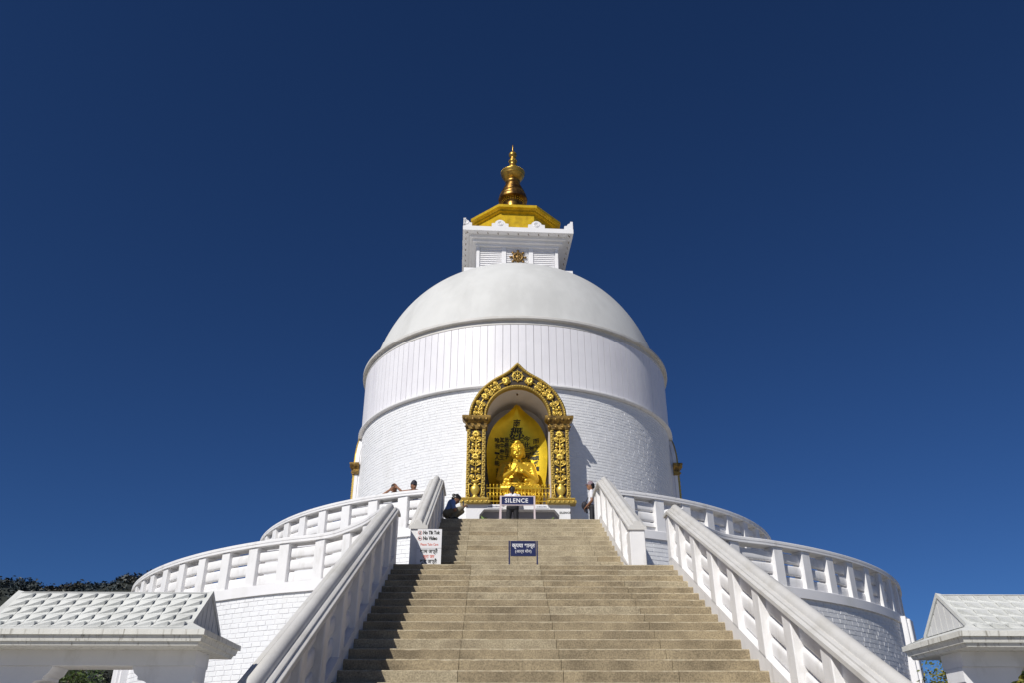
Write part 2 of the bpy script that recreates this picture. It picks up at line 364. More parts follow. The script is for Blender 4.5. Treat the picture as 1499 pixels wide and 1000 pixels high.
# ------------------------------------------------------------------ balustrades
_cp = [(u * .78, v * .92) for u, v in [(.235, 0), (.235, .058), (.228, .064), (.188, .070), (.180, .076), (.178, .100), (.170, .105), (.128, .112), (.120, .104), (.098, .106), (.094, .135), (.078, .165), (.050, .187), (.022, .197)]]
CAPP = [(-u, v) for u, v in _cp] + [(0, .183)] + _cp[::-1]
TCAP = [(.18, 0), (.18, .042), (.166, .047), (.166, .058), (.18, .064), (.18, .112), (.165, .128), (.10, .135)]
TCAP = [(-u, v) for u, v in TCAP] + TCAP[::-1]
TH = .145                                       # half thickness of the posts
def louvre_prof(h): # bulged slat section, u = across, v = up
    return [(.060 * math.copysign(abs(math.cos(t)) ** .55, math.cos(t)), h / 2 + h / 2 * math.copysign(abs(math.sin(t)) ** .55, math.sin(t))) for t in [2 * PI * i / 16 for i in range(16)]]
def stair_rail(side, xc, ya, yb, ynose, znose, m, yknee, yend, label, group, phase, newel_y, base_z, hk):
    """sloped balustrade along a flight; ya bottom, yknee where the rail turns level, yend its level end"""
    t = empty('stair_balustrade', (xc, ya, base_z), label, 'balustrade', group)
    nz = lambda y: znose + m * (y - ynose) if y < yknee else znose + m * (yknee - ynose)
    cp = MB(); cp.sweep(CAPP, [(xc, ya, nz(ya) + .95), (xc, yknee, nz(yknee) + .95), (xc, yend, nz(yknee) + .95)]); cp.build('cap', M['cap'], t, 32)
    kb = MB()
    kb.loft([[(xc + s * TH, ya, base_z), (xc + s * TH, yend, base_z), (xc + s * TH, yend, nz(yknee) + hk), (xc + s * TH, yknee, nz(yknee) + hk), (xc + s * TH, ya, nz(ya) + hk)] for s in (-1, 1)])
    kb.build('side_wall', M['rail'], t)
    def post(y0, y1):
        p = MB(); c = .012; zs = lambda y: (nz(y) + hk - .01, nz(y) + .955)
        ring = [(xc - TH, y0 + c), (xc - TH + c, y0), (xc + TH - c, y0), (xc + TH, y0 + c), (xc + TH, y1 - c), (xc + TH - c, y1), (xc - TH + c, y1), (xc - TH, y1 - c)]
        p.loft([[(x, y, zs(y)[0]) for x, y in ring], [(x, y, zs(y)[1]) for x, y in ring]]); p.build('post', M['rail'], t)
    ys = []; y = phase
    while y > ya + .3: ys.append(y); y -= (.80 if y == phase and m == ML else 1.02 if m == ML else .97)
    ys = ys[::-1] + ([phase + .9] if phase + .9 < yend - .2 else []) + ([yend - .12] if m != ML else [])
    PW = .13
    for y in ys: post(y - PW, min(y + PW, yend - .004))
    ys0 = ([newel_y + .05] if newel_y else [ya]) + ys
    for a, b in zip(ys0[:-1], ys0[1:]):
        y0, y1 = a + PW - .02, b - PW + .02
        if y1 - y0 < .15: continue
        H = .95 - hk; lh = (H - .15) / 3
        for q in range(3):
            lv = MB(); v0 = hk + .005 + q * (lh + .034)
            pr_ = louvre_prof(lh)
            pts = [(xc, y0, nz(y0) + v0)] + ([(xc, yknee, nz(yknee) + v0)] if y0 < yknee < y1 else []) + [(xc, y1, nz(y1) + v0)]
            lv.sweep(pr_, pts); lv.build('louvre', M['rail'], t, 50)
    if newel_y:
        nw = MB(); nw.cbox(xc - TH - .004, xc + TH + .004, newel_y - .2, newel_y + .18, base_z, nz(newel_y - .2) + .955); nw.build('newel', M['rail'], t)
    return t
YF = Y1 - 30 * TL
ZK = .13
for s, lab in ((-1, 'long left balustrade of the lower flight, its inner side in shade'), (1, 'long sunlit balustrade of the lower flight, facing the shaded one')):
    stair_rail(s, s * (A + TH), YF + .1, 0, Y1, Z1, ML, -13.40, -13.08, lab, 'balustrades of the lower flight', -13.22, None, GZ, ZK)
for s, lab in ((-1, 'short shaded balustrade of the upper flight beside the notice board'), (1, 'short sunlit balustrade of the upper flight beside the person in a cap')):
    stair_rail(s, XU + s * (B + TH), -12.95, 0, Y2, Z2, MU, -8.62, -7.45, lab, 'balustrades of the upper flight', -8.85, -12.72, Z1 - .02, ZK)

# ------------------------------------------------------------------ terraces
def terrace_path(s, Rc, fillet, a_end):
    if fillet:
        P = [(2.76, -13.10), (2.98, -12.66), (3.30, -12.09), (3.73, -11.53), (4.13, -11.11), (4.58, -10.84)]
        a0 = R(26.5)
        P = [Vector((s * x, y, 0)) for x, y in P] + [Vector((s * Rc * math.sin(a), -Rc * math.cos(a), 0)) for a in (a0, a0 + R(4))]
        pts = catmull(P, 5)[:-5]
        a = a0 + R(1)
    else: pts = []; a = R(15.2 if s > 0 else 16.6)
    n = int((a_end - a) / R(1.5))
    pts += [Vector((s * Rc * math.sin(a + (a_end - a) * i / n), -Rc * math.cos(a + (a_end - a) * i / n), 0)) for i in range(n + 1)]
    return pts
def offset(P, o):
    out = []
    for k, p in enumerate(P):
        t = (P[min(k + 1, len(P) - 1)] - P[max(k - 1, 0)]).normalized(); out.append(p + Vector((t.y, -t.x, 0)) * o)
    return out
def brick_run(mb, P, z0, z1, pitch, blen, seed, s, proud=.012, skip=None):
    """courses of single painted bricks laid along a wall line, joints recessed"""
    rr = random.Random(seed); L = [0]
    for k in range(1, len(P)): L.append(L[-1] + (P[k] - P[k - 1]).length)
    def at(d):
        import bisect
        k = max(0, min(len(P) - 2, bisect.bisect_right(L, d) - 1)); t = (d - L[k]) / (L[k + 1] - L[k])
        tg = (P[k + 1] - P[k]).normalized(); return P[k].lerp(P[k + 1], t), Vector((tg.y, -tg.x, 0)) * s
    rows = int((z1 - z0) / pitch)
    for r_ in range(rows):
        zb = z1 - (r_ + 1) * pitch; d = (.5 if r_ % 2 else 0) * blen + rr.uniform(-.02, .02)
        while d + blen < L[-1]:
            l = blen + rr.uniform(-.02, .02)
            p, n = at(d + .004); q, n2 = at(d + l - .004)
            if not (skip and (skip(p, zb) or skip(q, zb))):
                e = proud + rr.uniform(-.0025, .003); e2 = e + rr.uniform(-.0012, .0012)
                zz0 = zb + .006 + rr.uniform(-.002, .002); zz1 = zb + pitch - .006 + rr.uniform(-.002, .002); i = .004
                Z = Vector((0, 0, 1)); t = (q - p).normalized() * i
                vs = [p + Z * zz0, q + Z * zz0, q + Z * zz1, p + Z * zz1,
                      p + t + n * e + Z * (zz0 + i), q - t + n * e2 + Z * (zz0 + i), q - t + n * e2 + Z * (zz1 - i), p + t + n * e + Z * (zz1 - i)]
                mb.add(vs, [(4, 5, 6, 7), (0, 1, 5, 4), (1, 2, 6, 5), (2, 3, 7, 6), (3, 0, 4, 7)])
            d += l
BAL = {}
def terrace(name, Rc, zf, zcap, zlow, fillet, lab, labs, group, pitch_deg, ph, pw, posts_fillet):
    t = empty(name, (0, 0, zlow), lab, 'terrace')
    fl = MB(); fl.lathe([(5.2, zf), (Rc + .1, zf)], 96, a0=R(-150), a1=R(150)); fl.build('floor', M['floor'], t)
    for s in (-1, 1):
        P = terrace_path(s, Rc, fillet, R(125)); o = 1 if s < 0 else -1
        wall = MB(); prof = [(-.05, zlow), (.05, zlow), (.05, zcap - 1.16), (-.05, zcap - 1.16)]
        sg = 1                                                # terrace_path runs away from the stairs; outward is to the right for s>0
        out = 1 if s > 0 else -1
        PW_ = offset(P, out * .06)
        wall.sweep(prof, PW_); wall.build('wall', M['white'], t, 40)
        lg = MB(); zl = zcap - 1.20
        lg.sweep([(-.175, zl), (.175, zl), (.175, zl + .205), (.163, zl + .217), (-.175, zl + .217)], P); lg.build('ledge', M['white'], t, 30)
        bk = MB(); brick_run(bk, offset(P, out * .109), max(zlow, zcap - 3.6), zl - .004, .105, .27, 5 + s, out)
        b_ = bk.build('brickwork', M['brickpaint'], t); b_['kind'] = 'stuff'
        bal = empty('terrace_balustrade', P[len(P) // 3] + Vector((0, 0, zl + .21)), labs[s], 'balustrade', group)
        hb = zcap - .135 - (zl + .217)
        cp = MB(); cp.sweep([(u, v + zcap - .135) for u, v in TCAP], P); cp.build('cap', M['rail'], bal, 32)
        # posts and louvres, spaced by angle on the circle and by length on the flare
        centres = []
        if fillet:
            Pf = resample([p for p in P if abs(math.atan2(p.x, -p.y)) < R(24.2) or p.length > Rc + .3], .9)
            centres += posts_fillet
        a = ph[s]
        ang = []
        while a < 122: ang.append(a); a += pitch_deg
        C = [Vector((s * x, y, 0)) for x, y in centres] + [Vector((s * Rc * math.sin(R(a)), -Rc * math.cos(R(a)), 0)) for a in ang]
        pm = MB(); pm.cbox(-pw / 2, pw / 2, -TH, TH, 0, hb + .003, .010); pme, _ = pm.mesh('post', M['rail'], False, False)
        def tang(i):
            a_ = C[max(0, i - 1)]; b_ = C[min(len(C) - 1, i + 1)]
            if i >= len(centres) + 1: p = C[i]; return math.atan2(p.x, -p.y)
            d = (b_ - a_).normalized() * s; return math.atan2(d.y, d.x)
        for i, p in enumerate(C): link('post', pme, bal, p + Vector((0, 0, zl + .217)), (0, 0, tang(i)))
        lh = (hb - .165) / 3; lmes = {}
        Cs = [P[0].copy() if not fillet else Vector((s * 2.80, -13.0, 0))] + C
        for i in range(len(Cs) - 1):
            p, q = Cs[i], Cs[i + 1]; d = q - p; Lb = round(d.length - pw * .9, 2)
            if Lb < .1: continue
            if Lb not in lmes:
                lm = MB(); lm.sweep(louvre_prof(lh), [(-Lb / 2, 0, 0), (Lb / 2, 0, 0)]); lmes[Lb] = lm.mesh('louvre', M['rail'], 50, False)[0]
            for k in range(3):
                link('louvre', lmes[Lb], bal, (p + q) / 2 + Vector((0, 0, zl + .217 + .012 + k * (lh + .036))), (0, 0, math.atan2(d.y * s, d.x * s)))
        if fillet:
            for a in (56.6, 100):                    # flat pilasters on the outer wall
                pl = MB(); pl.cbox(-.34, .34, -.16, .1, zlow, zl + .16, .01); pl.cbox(-.24, .24, -.24, 0, zlow, zl + .10, .02)
                me, _ = pl.mesh('pilaster', M['white'], False, False)
                link('pilaster', me, t, (s * (Rc + .13) * math.sin(R(a)), -(Rc + .13) * math.cos(R(a)), 0), (0, 0, s * R(a)))
    return t
terrace('lower_terrace', 11.79, Z1 - .012, 4.475, GZ, True, 'broad white painted brick terrace ring at the foot of the shrine',
        {-1: 'white slatted balustrade on the lower terrace, along the far wooded ridge side', 1: 'white slatted balustrade on the lower terrace, above the grey shaded brick wall'},
        'balustrades round the lower terrace', 4.286, {-1: 26.6, 1: 27.95}, .27, [(3.22, -12.22), (3.73, -11.53), (4.42, -10.92)])
terrace('upper_terrace', 8.41, Z2 - .012, 6.362, Z1 - .02, False, 'narrower white brick terrace carrying the drum and the golden niche',
        {-1: 'white slatted balustrade on the upper terrace with two men leaning on it', 1: 'white slatted balustrade on the upper terrace without anyone leaning on it'},
        'balustrades round the upper terrace', 6.1, {-1: 21.4, 1: 18.8}, .29, [])

# ------------------------------------------------------------------ stupa
NX = -.065                                      # axis of the niche
SPR = 9.33                                      # springing of the arch
stp = empty('stupa', (0, 0, Z2), 'great white stupa with plastered dome, square crown block and gilt finial', 'stupa')
RD = 5.60
# drum wall with an opening for the front niche
OW, OZ0, OZ1 = .99, 6.60, 9.93
ha = math.asin((OW) / RD)
dw = MB()
dw.lathe([(RD, Z2 - .03), (RD, OZ0)], 160)
dw.lathe([(RD, OZ0), (RD, OZ1)], 150, a0=ha + NX / RD, a1=2 * PI - ha + NX / RD)
hb_ = math.asin(.80 / RD)
dw.lathe([(RD, OZ1), (RD, 10.345)], 150, a0=hb_ + NX / RD, a1=2 * PI - hb_ + NX / RD)
dw.lathe([(RD, 10.345), (RD, 10.40)], 160)
drum = dw.build('drum_wall', M['white'], stp, 30)
def niche_skip(p, z): return abs(p.x - NX) < 1.42 and p.y < 0 and z < SPR + 1.2 and (z < SPR or math.hypot(p.x - NX, z - SPR) < 1.35)
bk = MB(); brick_run(bk, [Vector(p) for p in arcpts(RD - .002, 0, R(-112), R(112), 260)], Z2, 10.415, .092, .24, 77, 1, .011, niche_skip)
b_ = bk.build('brickwork', M['brickpaint'], drum); b_['kind'] = 'stuff'
mo = MB(); mo.lathe([(RD - .05, 10.41), (5.59, 10.42), (5.735, 10.428), (5.745, 10.442), (5.745, 10.485), (5.73, 10.50), (5.66, 10.515), (5.60, 10.525)], 160); mo.build('lower_moulding', M['rail'], stp, 35)
bw = MB(); bw.lathe([(5.60, 10.45), (5.60, 12.8)], 160); band = bw.build('band_wall', M['white'], stp, 30)
NP = 144; pm = MB(); da = 2 * PI / NP
R0, R1 = 5.595, 5.645; half = da / 2 - .0011
ring = lambda r, z, h: [(r * math.sin(q * h), -r * math.cos(q * h), z) for q in (-1, -.34, .34, 1)] 
def pan(r, z, h): a = ring(r, z, h); b = ring(R0, z, h)[::-1]; return a + b
pm.loft([pan(R1 - .004, 10.505, half - .0008), pan(R1, 10.512, half), pan(R1, 12.63, half), pan(R1 - .004, 12.637, half - .0008)])
pms = []
for q in range(3):
    me = pm.mesh('panel', M['panel'], False, False)[0]; pms.append(me)
for k in range(NP): link('panel', pms[k % 3], band, (0, 0, 0), (0, 0, da * (k + .37) + random.uniform(-.0004, .0004)))
mo = MB(); mo.lathe([(5.58, 12.62), (5.658, 12.645), (5.658, 12.675), (5.64, 12.68), (5.64, 12.80), (5.752, 12.808), (5.764, 12.825), (5.764, 12.90), (5.745, 12.92), (5.52, 12.97), (5.4, 12.97)], 160); mo.build('upper_moulding', M['cap'], stp, 35)
dm = MB(); prof = []
def dome_r(z): return 5.71 * max(0, 1 - ((z - 10) / 7.29) ** 2.54) ** (1 / 2.54)
for i in range(34):
    z = 12.95 + 4.28 * (1 - (1 - i / 33) ** 1.6); prof.append((dome_r(min(z, 17.285)), z))
prof.append((.02, 17.26))
dm.lathe(prof, 160); dm.build('dome', M['dome'], stp, True)

# square crown block, turned a little on the dome
HA = .045
hk = MB(); hk.box(-1.56, 1.56, -1.56, 1.56, 16.6, 18.36); hk.rot(HA); har = hk.build('crown_block', M['white'], stp, origin=(0, 0, 16.6))
def hpart(name, mb, m, smooth=False, rot=HA): mb.rot(rot); return mb.build(name, m, har, smooth)
b0 = MB(); b0.box(-2.1, 2.1, -2.1, 2.1, 16.72, 17.0); hpart('base_slab', b0, M['white'])
co = MB()
for h, z0, z1 in ((1.66, 18.33, 18.46), (1.78, 18.455, 18.58), (1.90, 18.575, 18.71), (2.18, 18.70, 18.90)):
    co.box(-h, h, -h, h, z0, z1)
hpart('cornice', co, M['white'])
for sd in range(4):
    for x in (-1.555, -.535, .535, 1.555):
        p = MB(); p.box(x - .085 if abs(x) < 1 else (x - .055), x + .085 if abs(x) < 1 else x + .055, -1.62, -1.5, 16.7, 18.345); hpart('pilaster', p, M['white'], False, HA + sd * PI / 2)
    for bx in (-1.045, 0, 1.045):
        for k in range(14):
            z = 17.0 + k * .094
            p = MB(); wd = .425; p.loft([[(bx - wd, -1.55, z), (bx - wd, -1.595, z), (bx - wd, -1.585, z + .03), (bx - wd, -1.55, z + .078)], [(bx + wd, -1.55, z), (bx + wd, -1.595, z), (bx + wd, -1.585, z + .03), (bx + wd, -1.55, z + .078)]]); hpart('slat', p, M['white'], False, HA + sd * PI / 2)
    for k in range(11):
        p = MB(); x = -2.0 + k * .4; p.tube([(x, -2.05, 18.71), (x, -2.05, 18.64), (x + .03, -2.07, 18.62)], .012, 5); hpart('hook', p, M['bronze'], False, HA + sd * PI / 2)
    for x, hw in ((-.72, .33), (.72, .33)):
        pts = [(-hw, 0), (hw, 0), (hw, .16), (hw * .62, .175), (hw * .55, .24), (hw * .36, .30), (hw * .15, .335), (-hw * .15, .335), (-hw * .36, .30), (-hw * .55, .24), (-hw * .62, .175), (-hw, .16)]
        p = MB(); p.loft([[(x + u, y, 18.9 + v) for u, v in pts] for y in (-2.17, -2.05)])
        for rr_, tt in ((.105, .014), (.055, .012)):
            p.tube([(x + rr_ * math.cos(i * PI / 8), -2.175, 19.06 + rr_ * math.sin(i * PI / 8)) for i in range(17)], tt, 5, False)
        hpart('antefix', p, M['white'], False, HA + sd * PI / 2)
    pts = [(0, 0), (.34, 0), (.34, .15), (.24, .165), (.21, .24), (.12, .29), (.04, .36), (0, .37)]
    p = MB(); p.loft([[(-2.17 + u, y, 18.9 + v) for u, v in pts] for y in (-2.17, -2.07)]); p.loft([[(x, -2.17 + u, 18.9 + v) for u, v in pts] for x in (-2.169, -2.07)])
    p.tube([(-2.06 + .08 * math.cos(i * PI / 8), -2.175, 19.06 + .08 * math.sin(i * PI / 8)) for i in range(17)], .013, 5, False)
    hpart('corner_antefix', p, M['white'], False, HA + sd * PI / 2)
def wheel(mb, c, r, y, spokes=8, knob=.18, tr=.09):
    rg = .72 if tr < .15 else .56
    mb.tube([(c[0] + r * rg * math.cos(i * PI / 12), y, c[1] + r * rg * math.sin(i * PI / 12)) for i in range(25)], r * tr, 6, False)
    mb.ell((c[0], y, c[1]), (r * (.2 if tr < .15 else .32), r * .14, r * (.2 if tr < .15 else .32)), 12, 6)
    for i in range(spokes):
        a = 2 * PI * i / spokes + PI / 2
        mb.tube([(c[0], y, c[1]), (c[0] + r * .8 * math.cos(a), y, c[1] + r * .8 * math.sin(a))], r * (.055 if tr < .15 else .10), 5)
        mb.ell((c[0] + r * .92 * math.cos(a), y, c[1] + r * .92 * math.sin(a)), (r * knob * .6, r * .1, r * knob * .6), 8, 5)
p = MB(); wheel(p, (.02, 17.86), .315, -1.63, 8, .30, .151); hpart('wheel', p, M['bronze'], True)
# gilt octagon and finial
oc = MB(); k8 = 1 / math.cos(PI / 8)
oprof = [(1.63, 18.88), (1.63, 19.99), (1.72, 20.0), (1.72, 20.085), (1.76, 20.10), (1.87, 20.115), (1.87, 20.235), (1.80, 20.25), (.3, 20.45)]
oc.lathe([(r * k8, z) for r, z in oprof], 8, a0=PI / 8, a1=2 * PI + PI / 8, c=(0, 0)); oc.rot(HA); oc.build('octagon', M['yellow'], stp)
fx = (-.068, 0)
sp_prof = [(.75, 20.3), (.78, 20.5), (.70, 20.75), (.60, 20.9), (.62, 21.1), (.40, 21.3), (.36, 21.62), (.39, 21.68), (.41, 21.72), (.62, 21.80), (.635, 21.88), (.60, 21.98), (.585, 22.03), (.59, 22.06), (.545, 22.12), (.52, 22.16), (.53, 22.19)]
fin = MB(); fin.lathe(sp_prof + [(.50, 22.2)], 40, fx)
rz = 22.2
for k in range(7):
    r_ = .505 - k * .031; fin.lathe([(r_ - .05, rz), (r_ + .018, rz + .012), (r_ + .014, rz + .042), (r_ - .06, rz + .066)], 40, fx); rz += .068
fin.lathe([(.30, 22.66), (.275, 22.70), (.30, 22.74), (.325, 22.80), (.31, 22.88), (.27, 22.93)], 40, fx)
spo = fin.build('finial', M['spire'], stp, 40)
u = MB(); u.lathe([(.26, 22.92), (.31, 22.95), (.40, 23.02), (.455, 23.11), (.46, 23.13), (.485, 23.15), (.50, 23.24), (.53, 23.28), (.53, 23.33), (.47, 23.36), (.40, 23.38), (.30, 23.45), (.22, 23.52), (.19, 23.60), (.185, 23.68)], 40, fx); u.build('crown_disc', M['spiregold'], spo, 40)
u = MB(); u.lathe([(.18, 23.66), (.20, 23.72), (.16, 23.78), (.135, 23.84), (.15, 23.92), (.185, 23.98), (.185, 24.04), (.15, 24.09), (.12, 24.16), (.12, 24.22), (.15, 24.26), (.175, 24.33), (.175, 24.42), (.13, 24.49), (.05, 24.53), (.035, 24.6), (.02, 24.9), (.03, 24.925), (.02, 24.95), (.001, 24.952)], 28, fx); u.build('pinnacle', M['spiregold'], spo, 40)
bd = MB()
for rr_, z, n, s in ((.515, 23.34, 36, .026), (.47, 21.76, 30, .03), (.44, 21.68, 26, .032), (.18, 24.0, 12, .022)):
    for i in range(n): bd.ell((fx[0] + rr_ * math.sin(2 * PI * i / n), -rr_ * math.cos(2 * PI * i / n), z), (s, s, s), 6, 4)
bd_ = bd.build('beading', M['gold'], spo, True); bd_['kind'] = 'stuff'

# ------------------------------------------------------------------ golden niche (part of the stupa); front faces -Y
YC = -5.80
OUT = [(1.47, 0), (1.45, .20), (1.405, .38), (1.33, .55), (1.215, .76), (1.07, .95), (.90, 1.115), (.70, 1.27), (.50, 1.39), (.31, 1.51), (.15, 1.65), (0, 1.81)]
OUTc = [(p.x, p.y) for p in catmull([(x, z, 0) for x, z in OUT], 3)]
NO = len(OUTc)
INc = [(.925 * math.cos(PI / 2 * i / (NO - 1)), .955 * math.sin(PI / 2 * i / (NO - 1))) for i in range(NO)]
def full(c): return [(x, z) for x, z in c] + [(-x, z) for x, z in c[-2::-1]]
OF, IF = full(OUTc), full(INc)
fr_ = MB()
def strip(y0, y1, o, i):
    rings = []
    for (ox, oz), (ix, iz) in zip(o, i): rings.append([(NX + ox, y0, SPR + oz), (NX + ix, y0, SPR + iz), (NX + ix, y1, SPR + iz), (NX + ox, y1, SPR + oz)])
    fr_.loft(rings)
strip(YC, YC + .13, OF, IF)
for s in (-1, 1):
    xa, xb = sorted((NX + s * .96, NX + s * 1.50)); fr_.box(xa, xb, YC, YC + .13, 6.83, SPR - .40)
niche = fr_.build('niche_frame', [M['goldback'], M['goldrope']], stp, 25, origin=(0, 0, Z2))
for pl_ in niche.data.polygons: pl_.material_index = 0 if abs(pl_.normal.y) > .9 else 1
def npart(name, mb, m, smooth=False): return mb.build(name, m, niche, smooth)
def lerpc(t, f):          # point on the arch band: t 0 at the spring .. 1 at the apex, f 0 inner .. 1 outer
    i = t * (NO - 1); k = min(NO - 2, int(i)); u_ = i - k
    o = Vector(OUTc[k]).lerp(Vector(OUTc[k + 1]), u_); n_ = Vector(INc[k]).lerp(Vector(INc[k + 1]), u_); return n_.lerp(o, f)
for nm, cv, f in (('outer_border', OF, -.05), ('inner_border', IF, .05)):
    p = MB(); pts = [Vector((NX + x, YC - .005, SPR + z)) for x, z in cv]
    ctr = Vector((NX, YC - .005, SPR + .45)); pts = [q + (ctr - q).normalized() * (-f if f < 0 else -f) for q in pts]
    p.tube(pts, .052, 6)
    q = resample(pts, .075)
    for i, v in enumerate(q): p.ell((v.x, v.y - .035, v.z), (.03, .03, .03), 6, 4)
    npart(nm, p, M['goldrope'], 60)
for s in (-1, 1):
    for xo in (1.005, 1.455):
        p = MB(); x = NX + s * xo
        p.box(x - .048, x + .048, YC - .035, YC + .02, 6.83, SPR - .41)
        z = 6.86
        while z < SPR - .42: p.ell((x + .012 * (1 if int(z * 100) % 2 else -1), YC - .04, z), (.03, .028, .03), 6, 4); z += .07
        npart('column_border', p, M['goldrope'], 60)
    # capital and plinth
    def moulding(prof, xw, name, m):
        p = MB(); rings = []
        for o, z in prof:
            rings.append([(NX + s * (.96 - o) , YC - o, z), (NX + s * (1.50 + o), YC - o, z), (NX + s * (1.50 + o), YC + .16, z), (NX + s * (.96 - o), YC + .16, z)])
        p.loft(rings); return npart(name, p, m, 25)
    cp = moulding([(.015, SPR - .40), (.045, SPR - .39), (.055, SPR - .27), (.03, SPR - .25), (.03, SPR - .21), (.08, SPR - .16), (.135, SPR - .11), (.155, SPR - .06), (.155, SPR - .005), (.14, SPR + .01)], 0, 'capital', M['goldcap'])
    leaf = MB()
    for k in range(4):
        x = NX + s * (.93 + .2 * k); leaf.ell((x, YC - .12, SPR - .11), (.05, .05, .055), 8, 5); leaf.ell((x, YC - .075, SPR - .33), (.05, .03, .04), 8, 5)
    leaf.build('capital_leaves', M['goldcap'], niche, True)
    moulding([(.13, 6.66), (.15, 6.68), (.15, 6.75), (.10, 6.78), (.12, 6.80), (.12, 6.835)], 0, 'plinth', M['goldrope'])
    leaf = MB()
    for k in range(6): leaf.ell((NX + s * (.89 + .136 * k), YC - .15, 6.72), (.04, .022, .032), 8, 5)
    leaf.build('plinth_bosses', M['goldrope'], niche, True)
# relief motifs: one mesh each, shared
def motif(name, fn):
    mb = MB(); fn(mb); return mb.mesh(name, M['goldpaint'], True, False)[0]
def petal(mb, c, ang, l, wd, y=0, th=.03):
    d = Vector((math.sin(ang), 0, math.cos(ang))); n = Vector((d.z, 0, -d.x)); rings = []
    for t, q in ((0, .35), (.25, .85), (.5, 1), (.75, .75), (.92, .35), (1, .03)):
        p = Vector(c) + d * l * t; rings.append([p + n * wd * q * math.cos(a) + Vector((0, -th * q * (.35 + max(0, math.sin(a))) + y, 0)) for a in [2 * PI * i / 8 for i in range(8)]])
    mb.loft(rings)
def lotus(mb):
    for a, l in ((-1.9, .11), (1.9, .11), (-1.35, .15), (1.35, .15), (-.8, .16), (.8, .16), (-.4, .165), (.4, .165), (0, .175)): petal(mb, (0, 0, -.03), a, l, .045, -.01 * math.cos(a), .06)
    mb.ell((0, -.02, -.045), (.085, .05, .045), 10, 6)
def scroll(mb):
    pts = []; rr = []
    for i in range(22):
        t = i / 21; a = -PI * .5 + t * 3.3 * PI; r_ = .082 * (1 - t * .82); pts.append((.085 + r_ * math.cos(a), -.02 - .015 * t, .06 + r_ * math.sin(a))); rr.append(.021 * (1 - t * .25))
    mb.tube([(0, -.01, -.06), (.03, -.02, -.05)] + pts, [.012, .017] + rr, 6); mb.ell((.085, -.04, .06), (.022, .022, .022), 6, 5)
def bud(mb):
    petal(mb, (0, 0, -.08), 0, .17, .058, 0, .065); petal(mb, (-.02, 0, -.09), -.9, .09, .03, 0, .03); petal(mb, (.02, 0, -.09), .9, .09, .03, 0, .03)
def vase(mb):
    pr_ = [(.09, 0), (.095, .03), (.06, .05), (.055, .08), (.11, .15), (.135, .23), (.125, .31), (.07, .36), (.05, .40), (.055, .43), (.12, .46), (.125, .49), (.09, .50)]
    mb.loft([[(r_ * math.cos(a), -r_ * .7 * math.sin(a), z) for a in [PI * i / 12 for i in range(13)]] for r_, z in pr_], True, True, False)
    for s in (-1, 1): mb.tube([(s * x, -.03, z) for x, z in ((.07, .37), (.14, .41), (.19, .36), (.175, .30), (.19, .22), (.185, .10), (.15, .03))], [.016, .02, .02, .016, .02, .03, .012], 6)
MO = {k: motif(k, f) for k, f in (('lotus', lotus), ('scroll', scroll), ('bud', bud), ('vase', vase))}
def place(kind, x, z, ang=0, sx=1, sc_=1):
    o = link(kind, MO[kind], niche, (x, YC - .01, z), (0, ang, 0)); o.scale = (sx * sc_, sc_, sc_); return o
for s in (-1, 1):
    xc = NX + s * 1.23; zb = 6.85; place('vase', xc, zb)
    stem = MB(); stem.tube([(xc, YC - .012, zb + .5), (xc + .01, YC - .015, zb + 1.2), (xc, YC - .012, zb + 1.98)], .02, 6); stem.build('stem', M['goldpaint'], niche, True)
    for dz, kd in ((.56, 'S'), (.82, 'B'), (1.00, 'S'), (1.22, 'L'), (1.34, 'S'), (1.58, 'B'), (1.72, 'S'), (1.92, 'L')):
        if kd == 'L': place('lotus', xc, zb + dz, 0, 1, .98)
        else:
            for q in (-1, 1):
                if kd == 'S': place('scroll', xc + q * .012, zb + dz, 0, q, .92)
                else: place('bud', xc + q * .085, zb + dz, q * .35, 1, .9)
    def on_arch(t, off):       # position and direction along the band
        a_ = lerpc(max(0, t - .02), .5); b_ = lerpc(min(1, t + .02), .5); d = (b_ - a_).normalized(); c_ = lerpc(t, .5)
        n = Vector((d.y, -d.x)); p = c_ + n * off; return NX + s * p.x, SPR + p.y, math.atan2(s * d.x, d.y)
    stem = MB(); stem.tube([(on_arch(t, 0)[0], YC - .012, on_arch(t, 0)[1]) for t in [i / 14 * .8 for i in range(15)]], .018, 6); stem.build('stem', M['goldpaint'], niche, True)
    for t, kd in ((.035, 'S'), (.15, 'B'), (.22, 'S'), (.37, 'L'), (.44, 'S'), (.55, 'B'), (.60, 'S'), (.765, 'L'), (.80, 'S')):
        x, z, a_ = on_arch(t, 0); k_ = .9 if t < .6 else 1.0
        if kd == 'L': place('lotus', x, z, a_, 1, 1.05 * k_)
        else:
            for q in (-1, 1):
                if kd == 'S': o = place('scroll', x, z, a_, q, .86 * (1 if t < .7 else .7))
                else: x2, z2, _ = on_arch(t, q * .085); place('bud', x2, z2, a_ + q * s * .3, 1, .85)
p = MB(); wheel(p, (NX, SPR + 1.345), .205, YC - .02, 8, .16, .11); npart('wheel', p, M['goldpaint'], True)
